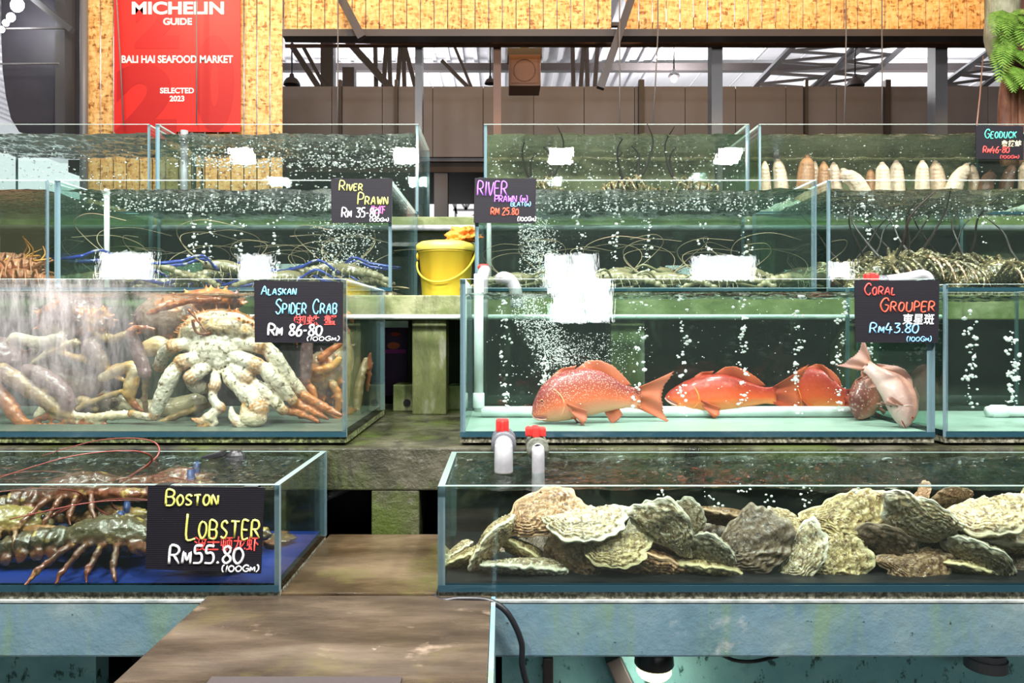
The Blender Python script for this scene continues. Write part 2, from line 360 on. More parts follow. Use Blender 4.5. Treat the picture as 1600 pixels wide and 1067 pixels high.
M['glassfog'] = glass('fogged_pane', (0.95, 0.97, 0.955), 0.50, 42, (1, 1, .25), 0.36, 0.72, (0.80, 0.74, 0.74), (-0.02, -.28, .33, .30), .02)
M['backpane'] = glass('green_back_pane', (0.80, 0.89, 0.85), 0.25, 9, (1, 1, 0.3), 0.58, 0.85, (0.25, 0.34, 0.2))
M['litbackpane'] = glass('lightened_olive_back_pane', (0.80, 0.86, 0.72), 0.8, 7, (1, 1, .6), 0.28, 0.62, (0.42, 0.38, 0.22))  # olive film added to lighten the background, like a lit wall behind
M['sidegreen'] = glass('green_side_pane', (0.86, 0.94, 0.91), 0.18, 14, (1, 1, 0.3), 0.55, 0.85, (0.3, 0.42, 0.34))
M['wtop'] = water_top('choppy_water', (0.86, 0.95, 0.91), 55, 0.5)
M['wside'] = water_side('green_water', (0.92, 0.965, 0.95), 0.02, (0.5, 0.6, 0.56))
M['wsidedark'] = water_side('dim_water', (0.86, 0.92, 0.88), 0.012)
M['wsideolive'] = water_side('olive_water', (0.92, 0.93, 0.82), 0.05, (0.5, 0.48, 0.32))
M['bubble'] = None
m, nt, out = newmat('air_bubble'); tr = nd(nt, 'ShaderNodeBsdfTransparent'); b = nd(nt, 'ShaderNodeBsdfPrincipled', Roughness=0.15)
b.inputs['Base Color'].default_value = (0.95, 0.97, 0.95, 1); mx = nt.nodes.new('ShaderNodeMixShader'); mx.inputs[0].default_value = 0.72
nt.links.new(tr.outputs[0], mx.inputs[1]); nt.links.new(b.outputs[0], mx.inputs[2]); nt.links.new(mx.outputs[0], out.inputs[0]); M['bubble'] = m
M['floorgreen'] = plain('pale_green_tank_floor', (0.27, 0.38, 0.32), 0.4)
M['floorgrey'] = plain('grey_green_tank_floor', (0.10, 0.13, 0.10), 0.4)
M['floorblue'] = plain('blue_tank_floor', (0.006, 0.022, 0.15), 0.4)
M['floordark'] = plain('black_tank_floor', (0.003, 0.003, 0.004), 0.5)
m, nt, out = newmat('strand_board'); v1 = coords(nt, 'Object', (70, 30, 30)); v2 = coords(nt, 'Object', (28, 30, 75))
vo = nd(nt, 'ShaderNodeTexVoronoi', Scale=1.0); vp = nd(nt, 'ShaderNodeTexVoronoi', Scale=1.0); nt.links.new(v1, vo.inputs['Vector']); nt.links.new(v2, vp.inputs['Vector'])
c1 = mixc(nt, 0.5, vo.outputs['Color'], vp.outputs['Color']); sx = nt.nodes.new('ShaderNodeSeparateColor'); nt.links.new(c1, sx.inputs[0])
c = ramp(nt, sx.outputs[0], [(0.12, (0.26, 0.10, 0.025)), (0.3, (0.60, 0.31, 0.09)), (0.55, (0.72, 0.42, 0.15)), (0.85, (0.80, 0.54, 0.24))])
c = mixc(nt, ramp(nt, noise(nt, coords(nt, 'Object', (2.2, 1, .6)), 40, 5, .6), [(.70, 0.0), (.74, .75)]), c, (0.16, 0.055, 0.015))
b = nd(nt, 'ShaderNodeBsdfPrincipled', Roughness=.55); nt.links.new(c, b.inputs['Base Color']); nt.links.new(b.outputs[0], out.inputs[0]); M['osb'] = m
M['steel'] = plain('dark_brown_steel', (0.045, 0.036, 0.036), 0.5)
M['steelgrey'] = plain('grey_steel', (0.13, 0.13, 0.14), 0.45)
M['steelwarm'] = plain('rusty_brown_steel', (0.17, 0.085, 0.055), 0.55)
M['panel'] = tex('grey_cladding', [(0.3, (0.145, 0.135, 0.15)), (0.7, (0.175, 0.165, 0.18))], 1.2, 4, 0.55, 0)
M['roof'] = tex('white_roof_sheet', [(0.3, (0.80, 0.79, 0.84)), (0.7, (0.90, 0.89, 0.93))], 1.5, 4, 0.5, 0, stretch=(3, .3, 1))
M['wallleft'] = tex('dark_violet_grey_panel', [(0.3, (0.055, 0.052, 0.068)), (0.7, (0.085, 0.08, 0.10))], 1.5, 4, 0.5, 0)
M['banner'] = plain('red_banner_vinyl', (0.60, 0.018, 0.014), 0.55)
M['bannerdark'] = plain('deep_red_print', (0.43, 0.010, 0.010), 0.55)
M['white'] = plain('white_print', (0.88, 0.86, 0.84), 0.5)
M['wood'] = plain('brown_speaker_veneer', (0.22, 0.10, 0.055), 0.5)
M['woodlight'] = plain('brown_speaker_cloth', (0.27, 0.13, 0.075), 0.7)
M['black'] = plain('black_rubber', (0.012, 0.012, 0.014), 0.35)
M['yellow'] = plain('yellow_plastic', (0.93, 0.66, 0.06), 0.35)
M['yellowlid'] = plain('pale_yellow_plastic', (0.90, 0.68, 0.12), 0.35)
M['cloth'] = plain('orange_cloth', (0.80, 0.26, 0.035), 0.85)
M['bulb'] = emit('lit_bulb', (1, 1, 1), 40)
M['window'] = emit('daylight_window', (0.97, 0.99, 1.0), 13)
M['lampglow'] = emit('warm_lit_lens', (1.0, 0.92, 0.55), 2.2)
M['wire'] = plain('grey_wire', (0.14, 0.13, 0.13), 0.5)
# ------------------------------------------------------------------ the hall
def sbox(name, lo, hi, mt, bevel=0):
    b = MB(); b.box(lo, hi); return struct(b.build(name, M[mt] if isinstance(mt, str) else mt, bevel=bevel))
sbox('floor', (-9, -4.2, -0.1), (9, 16, 0.0), tex('wet_floor', [(0.3, (0.04, 0.04, 0.037)), (0.7, (0.08, 0.08, 0.075))], 2, 6, 0.5, 0.2))
wf = plain('front_wall_paint', (0.035, 0.035, 0.035), 0.7)
sbox('wall_front', (-9, -4.2, 0.0), (9, -4.0, 4.7), wf)
for i, (x0, x1, z0, z1) in enumerate([(-4.72, -4.05, 1.99, 2.30), (-3.08, -2.68, 1.99, 2.28), (0.50, 1.10, 1.48, 2.28), (2.2, 2.95, 1.97, 2.26), (3.8, 4.1, 1.97, 2.2)]):
    b = MB(); b.box((x0, -3.995, z0), (x1, -3.985, z1)); w = struct(b.build('window_%d' % (i + 1), M['window']))
    g = MB(); xm = (x0 + x1) / 2
    g.box((xm - 0.006, -3.985, z0), (xm + 0.006, -3.97, z1)) if i == 2 else None
    for a in ((x0 - 0.03, z0 - 0.03, x1 + 0.03, z0), (x0 - 0.03, z1, x1 + 0.03, z1 + 0.03), (x0 - 0.03, z0, x0, z1), (x1, z0, x1 + 0.03, z1)):
        g.box((a[0], -3.995, a[1]), (a[2], -3.965, a[3]))
    g.build('window_frame', M['steel'], w)
# ceiling: corrugated white sheets, ribs running away from the viewer
b = MB(); b.box((-9, -4.2, 4.75), (9, 15, 4.80))
x = -8.0
while x < 1.9:
    b.box((x, 5.2, 4.715), (x + 0.045, 15, 4.752)); x += 0.17
while x < 8.5:
    b.box((x, 5.2, 4.742), (x + 0.012, 15, 4.752)); x += 0.55
struct(b.build('ceiling', M['roof']))
b = MB()
for k, xx in enumerate(np.arange(-2.1, 7.0, 0.48)):
    b.box((xx, 7.0, 3.05), (xx + 0.474, 7.05 + 0.006 * (k % 2), 3.72))
b.box((-2.1, 7.05, 3.02), (7.0, 7.12, 3.72))
struct(b.build('trim_1', M['panel']))
b = MB()
for xx, w in ((-1.02, .03), (1.29, .05), (3.62, .05), (2.86, .03), (-1.55, .03), (4.95, .03)): b.box((xx, 6.95, 3.04), (xx + w, 7.0, 3.77))
struct(b.build('trim_2', M['steel']))
sbox('trim_3', (-4.2, 7.12, 2.93), (7.0, 9.0, 3.05), plain('brown_soffit', (0.035, 0.024, 0.02), 0.7))
bw = plain('dim_brown_back_wall', (0.06, 0.052, 0.045), 0.8)
b = MB(); b.box((-4.2, 9.0, 0.0), (-0.92, 9.1, 3.0)); b.box((-0.33, 9.0, 0.0), (7.0, 9.1, 3.0)); b.box((-0.92, 9.0, 0.0), (-0.33, 9.1, 2.4)); b.box((-0.92, 9.0, 3.0 - .0), (-0.33, 9.1, 3.001))
b.box((-0.92, 9.0, 3.2), (-0.33, 9.1, 3.21)); struct(b.build('wall_back', bw))
b = MB(); b.box((P(679, 0, 7.2).x, 7.15, 0.0), (P(700, 0, 7.2).x, 7.3, 3.0)); struct(b.build('trim_4', plain('dark_column', (0.07, 0.066, 0.075), 0.5)))
sbox('side_light_block', (-9.1, -4.2, 0), (-9.0, 5.0, 4.75), wf)  # unseen wall added to block side daylight and deepen the contrast
sbox('wall_right', (7.0, -4.2, 0), (7.1, 15, 4.75), bw)
# roof frame seen through the gap
def bars(name, label, cat, segs, mt='steel', group=None, parts=None):
    b = MB()
    for a, c, w in segs: b.bar(a, c, w)
    o = b.build(name, M[mt]); tag(o, label, cat, group); return o
b = MB()
b.box((P(443, 0, 4.98).x, 4.95, P(0, 59, 4.98).z), (P(1560, 0, 4.98).x, 5.06, P(0, 48, 4.98).z))
struct(b.build('trim_5', M['steel']))
o = MB(); o.tube([P(446, 62, 5.2), P(780, 68, 5.2), P(1100, 68, 5.2), P(1545, 68, 5.2)], 0.018, 10)
o.tube([P(446, 72, 5.25), P(780, 71, 5.25), P(1545, 72, 5.25)], 0.014, 8)
tag(o.build('overhead_pipe', M['steelwarm'], smooth=True), 'pair of rusty pipes running level under the wooden slat fascia', 'pipe')
for px, w, mt, lab in ((655, 11, 'steelgrey', 'slim grey steel post in the gap above the tank gangway'), (777, 12, 'steelwarm', 'rusty brown steel post beside the wooden speaker box'),
                       (1118, 17, 'steelgrey', 'thick grey steel post next to the glowing bulb'), (1466, 19, 'steelgrey', 'grey steel post nearest the ferny tree trunk')):
    b = MB(); c = P(px, 0, 5.3); hw = w / F * 5.3 / 2
    b.box((c.x - hw, 5.26, 0.0), (c.x + hw, 5.36, P(0, 50, 5.3).z)); tag(b.build('steel_post', M[mt]), lab, 'post')
for a, c, w, lab in (((528, -12), (566, 60), .055, 'slanting dark brace that drops from the slats above the fern-free end'), ((990, -12), (938, 138), .05, 'long slanting brace crossing the gap in the slat fascia'),
                     ((1083, 28), (1117, 60), .035, 'short dark strut at the head of the thick grey post')):
    bars('steel_brace', lab, 'brace', [(P(*a, 5.24 if c[1] == 60 and a[1] > 0 else 4.88), P(*c, 5.24 if c[1] == 60 and a[1] > 0 else 4.88), w)])
bars('roof_purlin', 'long dark purlin running level under the white roof sheets', 'beam', [(P(430, 106, 9.1), P(1620, 106, 9.1), 0.09)])
def truss(label, bl, tr_, n, spread, mt='steel'):
    """bottom-left and top-right ends in pixels at 8 m and 9.5 m; web bars between two chords"""
    a = P(*bl, 8.2); c = P(*tr_, 8.9); off = Vector((spread, 0, 0.02)); segs = [(a, c, .06), (a + off, c + off, .05)]
    for i in range(n):
        t = i / n; t2 = (i + .5) / n
        segs += [(a.lerp(c, t), (a + off).lerp(c + off, t2), .028), ((a + off).lerp(c + off, t2), a.lerp(c, (i + 1) / n), .028)]
    bars('roof_truss', label, 'truss', segs, mt, 'roof trusses')
truss('slanting roof truss beside the thick grey post', (1165, 150), (1262, 48), 6, 0.75, 'steelgrey')
truss('slanting roof truss above the dark pendant lamp', (1255, 150), (1378, 48), 6, 0.5, 'steelgrey')
truss('faint roof truss behind the post nearest the fern', (1450, 150), (1560, 70), 5, 0.5, 'steelgrey')
for k, (px, n) in enumerate(((610, 5), (918, 4))):
    segs = []
    for i in range(n):
        xx = px - 22 + i * 11; segs.append((P(xx, 140, 8.3), P(xx + (6 if i % 2 else -2), 52, 8.3), .045))
    segs.append((P(px - 70, 60, 8.2), P(px + 2, 140, 8.2), .075)) if k == 0 else None
    bars('roof_strut_frame', ['cluster of upright steel struts under the roof behind the slim post', 'cluster of upright steel struts next to the wooden speaker box'][k], 'frame', segs)
bars('roof_strut_frame', 'crossed dark struts under the roof beside the slatted column', 'frame',
     [(P(455, 70, 8), P(500, 140, 8), .06), (P(475, 75, 8.1), P(510, 140, 8.1), .04), (P(513, 58, 8.2), P(513, 140, 8.2), .14), (P(546, 108, 8.2), P(546, 140, 8.2), .13), (P(690, 95, 8.2), P(735, 140, 8.2), .04), (P(705, 60, 8.3), P(738, 140, 8.3), .03), (P(628, 55, 8.3), P(650, 140, 8.3), .05)])
b = MB()
for (ax, ay), (cx, cy_) in (((702, 287), (742, 287)), ((702, 300), (742, 300)), ((708, 328), (742, 328)), ((712, 300), (712, 328)), ((728, 300), (728, 328)), ((712, 300), (728, 328)), ((728, 328), (742, 300)), ((700, 296), (714, 334))):
    b.bar(P(ax, ay, 12), P(cx, cy_, 12), 0.035)
b.bar(P(712, 328, 12), Vector((P(712, 328, 12).x, 12, 0)), .035); b.bar(P(742, 300, 12), Vector((P(742, 328, 12).x, 12, 0)), .035)
tag(b.build('yard_truss', M['steelgrey']), 'pale lattice frame out in the bright yard seen through the gangway', 'truss')
# hanging wires
for k, (a, c, lab) in enumerate([((182, -5), (193, 196), 'thin hanging wire down the edge of the red banner'), ((307, -5), (307, 196), 'thin hanging wire down the middle of the red banner'),
                                 ((968, 60), (968, 195), 'thin straight wire beside the long slanting brace'), ((1028, 50), (1020, 195), 'thin wire hanging just before the glowing bulb'),
                                 ((528, 50), (527, 195), 'thin wire hanging above the tank of bare bubbling water'), ((1322, 60), (1319, 195), 'thin wire with a clip hanging above the geoducks'),
                                 ((1378, 55), (1378, 195), 'thin plain wire beside the bell-shaped pendant lamp')]):
    b = MB(); Yw = 4.8; b.tube([P(*a, Yw) * 1 + Vector((0, 0, 4.75 - P(*a, Yw).z)), P(*a, Yw), P((a[0] + c[0]) / 2 + .5, (a[1] + c[1]) / 2, Yw), P(*c, Yw)], 0.0045, 6); tag(b.build('hanging_wire', M['wire'], smooth=True), lab, 'wire')
# slatted strand-board cladding
def slats(name, label, x0, x1, pitch, w, y0, y1, Y, gap=None):
    b = MB(); x = x0
    while x < x1 - w * .6:
        if not (gap and gap[0] < x + w / 2 < gap[1]):
            a = P(x, y1, Y); c = P(x + w, y0, Y); b.box((a.x, Y, a.z), (c.x, Y + 0.012, c.z))
        x += pitch
    o = thing(name, label, 'cladding', P((x0 + x1) / 2, y1, Y))
    b.build('slats', M['osb'], o, bevel=0.0015)
    r = MB()
    for yy in ((y0 + 12), y1 - 8):
        a = P(x0, yy, Y); c = P(x1, yy - 6, Y); r.box((a.x, Y + 0.012, a.z), (c.x, Y + 0.05, c.z))
    r.build('backing_rail', M['steel'], o); return o
slats('slatted_fascia', 'long overhead fascia of orange strand-board slats lit from below', 444, 1545, 21.35, 20.0, -60, 47, 5.0, (964, 984))
slats('slatted_column', 'upright column of strand-board slats behind the red banner', 137, 441, 20.4, 18.4, -60, 420, 4.95)
b = MB(); b.tube([P(131, -30, 4.85), P(131, 420, 4.85)], 0.024, 14)
tag(b.build('drain_pipe', M['steelgrey'], smooth=True), 'grey vertical pipe at the edge of the strand-board slats', 'pipe')
# the red banner
def text_mesh(body, size, bold=0.0, extrude=0.0, shear=0.0, align='CENTER'):
    c = bpy.data.curves.new('text', 'FONT'); c.body = body; c.size = size; c.offset = bold; c.extrude = extrude; c.shear = shear; c.align_x = align
    o = bpy.data.objects.new('text', c); COL.objects.link(o); dg = bpy.context.evaluated_depsgraph_get(); dg.update()
    me = bpy.data.meshes.new_from_object(o.evaluated_get(dg)); bpy.data.objects.remove(o); bpy.data.curves.remove(c); return me
def put_text(body, parent, name, mt, px, py, Y, width_px, height_px, bold=0.012, shear=0.0, fit=True, align='CENTER'):
    """lettering standing upright at depth Y, fitted to the box width x height (pixels of the photo)"""
    me = text_mesh(body, 1.0, bold, 0.0, shear); n = len(me.vertices); co = np.empty(n * 3); me.vertices.foreach_get('co', co); co = co.reshape(n, 3)
    mn = co.min(0); mxx = co.max(0); s = Y / F
    sx = width_px * s / (mxx[0] - mn[0]); sz = height_px * s / (mxx[1] - mn[1])
    c = P(px, py, Y); out = np.empty_like(co)
    out[:, 0] = c.x + (co[:, 0] - (mn[0] + mxx[0]) / 2) * sx; out[:, 1] = Y; out[:, 2] = c.z + (co[:, 1] - (mn[1] + mxx[1]) / 2) * sz
    me.vertices.foreach_set('co', out.ravel()); me.update()
    return link_mesh(name, me, [M[mt] if isinstance(mt, str) else mt], parent)
YB = 4.90
ban = thing('banner', 'large red award banner with white lettering on the slatted column', 'banner', P(277, 202, YB))
b = MB(); a = P(178, 206, YB); c = P(375.5, -40, YB); b.box((a.x, YB, a.z), (c.x, YB + 0.006, c.z)); b.build('vinyl_sheet', M['banner'], ban)
put_text('2', ban, 'faint_numeral', 'bannerdark', 228, 158, YB - 0.0015, 96, 118, 0.06)
put_text('0', ban, 'faint_numeral', 'bannerdark', 335, 130, YB - 0.0015, 60, 150, 0.06)
put_text('2', ban, 'faint_numeral', 'bannerdark', 245, 36, YB - 0.0015, 70, 80, 0.06)
for t, px, py, w, h, bo in (('MICHELIN', 278, 12.5, 144, 20, .035), ('GUIDE', 277.5, 33.5, 45, 11, .03), ('BALI HAI SEAFOOD MARKET', 277, 92.5, 174, 12, .028), ('SELECTED', 276.5, 141.5, 53, 9, .03), ('2023', 276.5, 154, 23, 9, .03)):
    put_text(t, ban, 'lettering', 'white', px, py, YB - 0.003, w, h, bo)
# left edge: dark curved panel against the bright outside
pts = [(2, -60), (2, 60), (4, 110), (9, 150), (17, 185), (30, 206), (70, 216), (138, 218), (138, -60)]
b = MB(); b.prism([(P(x, 0, 6.0).x, P(0, y, 6.0).z) for x, y in pts], 6.0, 6.15); struct(b.build('wall_left', M['wallleft']))
b = MB(); a = P(92, 218, 5.9); c = P(107, -60, 5.9); b.box((a.x, 5.85, a.z), (c.x, 5.99, c.z)); struct(b.build('trim_6', M['steelgrey']))
bars('steel_brace', 'long diagonal steel bar over the dark curved panel', 'brace', [(P(40, -12, 5.8), P(113, 48, 5.8), .045)], 'steelgrey')
bars('steel_rail', 'pale level rail across the dark curved panel', 'rail', [(P(0, 100, 5.8), P(92, 99, 5.8), .012)], 'pvc')
bars('steel_rail', 'faint upper rail across the dark curved panel', 'rail', [(P(2, 45, 5.8), P(112, 44, 5.8), .012)], 'wire')
for k, (px, py, r) in enumerate(((27, 8, 11), (17, 27, 7), (9, 36, 5), (2, 46, 5))):
    b = MB(); b.ell(P(px, py, 5.7), (r / F * 5.7, .02, r / F * 5.7)); o = tag(b.build('glowing_lamp', M['bulb'], smooth=True), 'glowing white lamp, %s in the slanting string under the roof' % ('first', 'second', 'third', 'lowest')[k], 'lamp', 'string of glowing lamps')
# speaker box, pendant lamps
sp = thing('loudspeaker', 'brown wooden loudspeaker box hung under the roof pipes', 'speaker', P(820, 133, 5.6))
b = MB(); a = P(795, 134, 5.6); c = P(845, 85, 5.6); b.box((a.x, 5.6, a.z), (c.x, 5.85, c.z)); b.build('cabinet', M['wood'], sp, bevel=0.008)
b = MB(); a = P(799, 130, 5.6); c = P(840, 89, 5.6); b.box((a.x, 5.592, a.z), (c.x, 5.6, c.z)); b.build('front_cloth', M['woodlight'], sp)
b = MB(); b.tube([P(819.5, 109.5, 5.59) + Vector((.083 * math.cos(k * math.pi / 16), 0, .083 * math.sin(k * math.pi / 16))) for k in range(33)], .005, 6); b.build('cone_ring', M['wood'], sp, True)
b = MB(); a = P(793, 86, 5.6); c = P(847, 73, 5.6); b.box((a.x, 5.62, a.z), (c.x, 5.8, c.z)); b.box((a.x + .1, 5.68, c.z), (c.x - .1, 5.74, 4.75)); b.build('hanging_bracket', M['steel'], sp)
def pendant(px, py, Y, r, label, lit=False):
    o = thing('pendant_lamp', label, 'lamp', P(px, py, Y)); s = r / F * Y
    b = MB(); b.lathe([(s, 0), (s * .95, s * .25), (s * .7, s * .7), (s * .3, s * .95), (s * .22, s * 1.35), (0.001, s * 1.4)], P(px, py, Y), 24, 'Z', cap=False); b.build('lamp_shade', M['steel'], o, True)
    b = MB(); b.tube([P(px, py, Y) + Vector((0, 0, s * 1.35)), P(px, py, Y) + Vector((0, 0, 4.75 - P(px, py, Y).z))], 0.008, 6); b.build('cord', M['black'], o, True)
    if lit:
        b = MB(); b.ell(P(px, py + 3, Y), (s * .55, s * .55, s * .6)); b.build('bulb', M['bulb'], o, True)
pendant(1336, 135, 7.6, 14, 'dark bell-shaped pendant lamp above the geoduck tank')
pendant(456, 133, 7.6, 13, 'dark pendant lamp beside the slatted column')
pendant(766, 131, 7.6, 9, 'small dark pendant lamp beside the wooden speaker box')
pendant(1053, 120, 8.4, 9, 'glowing white bulb lamp hung under the roof purlin', True)
# ------------------------------------------------------------------ stepped concrete stand
Y1F, Y1B, Y2F, Y2B, Y3F, Y3B, Y4F, Y4B = 1.30, 1.655, 1.70, 2.26, 2.30, 3.0, 3.05, 3.52
ZB1, ZT1 = EYE - 417 / F * 1.3, EYE - 250 / F * 1.3
ZB2, ZT2 = EYE - 175 / F * 1.7, EYE + 72.5 / F * 1.7
ZB3, ZT3 = EYE + 53 / F * 2.3, EYE + 227 / F * 2.3
ZB4, ZT4 = EYE + 173 / F * 3.05, EYE + 314.5 / F * 3.05
XL, XR = -2.4, 3.0
def shelf(name, label, boxes, mts, cat='shelf', bevel=0.004):
    b = MB()
    for lo, hi, k in boxes: b.box(lo, hi, k)
    o = b.build(name, [M[x] for x in mts], bevel=bevel); return tag(o, label, cat)
S1 = ZB1 - 0.0135
SG = ZB1 - 0.002
shelf('concrete_step', 'wet brown concrete step in the gangway between the lobster and oyster tanks', [((P(436, 0, 1.3).x + .002, 1.30, S1 - 0.12), (P(684, 0, 1.3).x - .002, 1.67, SG), 0)], ['wetledge'], 'step')
L2 = EYE - 192 / F * 1.67
# riser of the second tier: beam above, short pillar and dark openings below
xo = [P(px, 0, 1.67).x for px in (515, 580, 655, 690)]
zb = EYE - 258 / F * 1.67
shelf('concrete_ledge', 'mossy concrete ledge under the crab and grouper tanks', [((XL, 1.67, zb), (XR, 2.62, L2), 0)], ['concrete'], 'ledge')
shelf('concrete_pillar', 'short stained concrete pillar between two dark openings in the gangway', [((xo[1], 1.672, S1 - 0.12), (xo[2], 1.95, zb), 0)], ['concrete'], 'pillar')
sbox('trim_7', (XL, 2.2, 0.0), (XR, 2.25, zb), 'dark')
b = MB(); b.bar(P(500, 782, 1.8), P(546, 762, 1.85), .012); b.bar(P(515, 772, 1.8), P(540, 760, 1.9), .008); tag(b.build('drain_rod', M['steelgrey'], smooth=True), 'thin grey rod inside the dark opening beside the lobster tank', 'rod')
# third tier
S3 = ZB3 - 0.0135
shelf('concrete_shelf', 'green mossy concrete shelf with the yellow bucket on it', [((XL, 2.27, S3 - 0.075), (XR, 3.02, S3), 0)], ['mossbeam'])
b = MB(); b.tube([P(300, 495, 2.24), P(540, 495, 2.24), P(1470, 495, 2.24)], 0.0075, 12)
tag(b.build('white_pipe', M['pvcw'], smooth=True), 'thin white pipe along the front of the mossy shelf', 'pipe')
for k, px in enumerate((671, 255, 980, 1345, 90)):
    c = P(px, 0, 2.3); w = 0.053
    shelf('concrete_pillar', ['broad pale-streaked mossy pillar in the middle of the gangway', 'mossy pillar hidden behind the big white-bellied crab', 'mossy pillar dimly seen behind the lone big red grouper',
                              'mossy pillar behind the pale diving grouper', 'mossy pillar behind the fogged end of the crab tank'][k], [((c.x - w, 2.29, L2), (c.x + w, 2.40, S3 - 0.075), 0)], ['pillar'], 'pillar')
def block(px0, px1, py0, Y, label, hole=None):
    a = P(px0, 0, Y); c = P(px1, py0, Y); o = thing('concrete_block', label, 'block', ((a.x + c.x) / 2, Y + .05, L2))
    b = MB(); b.box((a.x, Y, L2), (c.x, Y + 0.11, c.z)); b.build('block', M['mossbeam'], o, bevel=.004)
    if hole:
        b = MB(); b.lathe([(0.0115, 0), (0.0115, .004)], P(hole[0], hole[1], Y) - Vector((0, .003, 0)), 20, 'Y'); b.build('pipe_hole', M['dark'], o)
block(614, 645, 601, 2.38, 'small mossy block with a round hole beside the broad pillar', (636, 629))
block(700, 735, 603, 2.42, 'small mossy block wedged between the broad pillar and grouper tank')
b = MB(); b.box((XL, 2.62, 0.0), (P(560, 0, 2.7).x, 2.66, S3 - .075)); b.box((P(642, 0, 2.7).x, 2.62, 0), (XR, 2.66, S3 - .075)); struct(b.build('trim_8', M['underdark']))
o = thing('crate', 'purple printed crate in the shadows behind the mossy blocks', 'crate', P(615, 580, 2.9))
b = MB(); a = P(596, 590, 2.9); c = P(640, 512, 2.9); b.box((a.x, 2.9, L2), (c.x, 3.1, c.z)); b.build('body', plain('dark_purple_card', (0.07, 0.02, 0.10), .5), o)
b = MB(); a = P(598, 552, 2.895); c = P(634, 546, 2.895); b.box((a.x, 2.895, a.z), (c.x, 2.9, c.z)); b.build('magenta_band', plain('magenta_print', (0.5, 0.03, 0.4), .5), o)
b = MB(); b.ell(P(615, 540, 2.893), (.025, .003, .014)); b.build('orange_mark', plain('orange_print', (0.8, 0.2, 0.08), .5), o)
b = MB(); b.ell(P(618, 522, 2.893), (.02, .003, .008)); b.build('orange_mark', plain('orange_print_pale', (0.8, 0.12, 0.08), .5), o)
# fourth tier
S4 = ZB4 - 0.0135
shelf('concrete_shelf', 'pale upper concrete shelf under the topmost tanks', [((XL, 3.02, S4 - 0.055), (XR, 3.62, S4), 0)], ['mossbeam'])
b = MB(); b.tube([(XL, 3.005, EYE + 152 / F * 3.0), (XR, 3.005, EYE + 152 / F * 3.0)], 0.013, 14)
tag(b.build('white_pipe', M['pvc'], smooth=True), 'thick grey-white pipe along the front of the upper shelf', 'pipe')
shelf('back_board', 'pale board under the upper shelf behind the yellow bucket', [((P(640, 0, 3.1).x, 3.1, P(0, 385, 3.1).z), (P(752, 0, 3.1).x, 3.13, P(0, 361, 3.1).z), 0)], ['blueedge'], 'board')
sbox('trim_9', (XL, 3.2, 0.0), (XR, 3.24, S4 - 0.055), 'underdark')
for k, px in enumerate((205, 1185)):
    c = P(px, 0, 3.06)
    shelf('concrete_pillar', ['streaky pillar seen through the blue-clawed prawn tank', 'streaky pillar seen through the far end of the second prawn tank'][k], [((c.x - .06, 3.03, S3), (c.x + .06, 3.15, S4 - .055), 0)], ['pillar'], 'pillar')
# front: blue painted basin rims, basin wall, brown slab
zl = EYE - 519 / F * 1.297
def concrete_rim(label, x0, x1):
    o = thing('blue_concrete_kerb', label, 'kerb', ((x0 + x1) / 2, 1.3, zl))
    b = MB(); b.box((x0, 1.297, zl), (x1, 1.668, S1 - .004)); b.build('painted_face', M['blue'], o, bevel=.004)
    b = MB(); b.box((x0, 1.296, S1 - .004), (x1, 1.668, S1)); b.build('chalky_top', M['blueedge'], o)
concrete_rim('pale blue painted concrete kerb under the lobster tank', XL, P(436, 0, 1.3).x)
concrete_rim('long blue painted concrete kerb under the oyster tank', P(684, 0, 1.3).x, XR)
b = MB(); b.box((XL, 1.55, 0), (P(150, 0, 1.55).x, 1.6, zl)); b.box((P(815, 0, 1.5).x - .04, 1.45, 0), (XR, 1.5, zl)); tag(b.build('basin_wall', M['teal']), 'teal basin wall spotted with algae under the blue rims', 'wall', None, 'structure')
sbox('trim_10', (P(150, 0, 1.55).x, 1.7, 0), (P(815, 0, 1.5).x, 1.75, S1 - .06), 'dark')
zs = EYE - 423 / F * 1.29
o = thing('stone_slab', 'worn brown slab counter jutting out between the blue rims', 'counter', (-0.27, 1.1, zs))
b = MB(); b.box((-0.517, 0.70, zs - 0.05), (-0.02, 1.293, zs)); b.build('slab_top', M['slab'], o, bevel=.003)
b = MB(); b.box((-0.517, 0.70, zs - 0.25), (-0.02, 1.293, zs - .05)); b.build('slab_body', M['slab'], o)
b = MB(); a = P(330, 1061, .985); c = P(628, 1061, .985); b.box((a.x, .962, zs), (c.x, .987, zs + .0035)); b.box((a.x, .80, zs), (a.x + .012, .962, zs + .0035)); b.box((c.x - .012, .80, zs), (c.x, .962, zs + .0035)); b.build('recess_lip', M['steel'], o)
b = MB(); b.box((-0.0195, 0.7, zs - .25), (-0.012, 1.293, zs - .002)); b.build('painted_side', M['blue'], o)
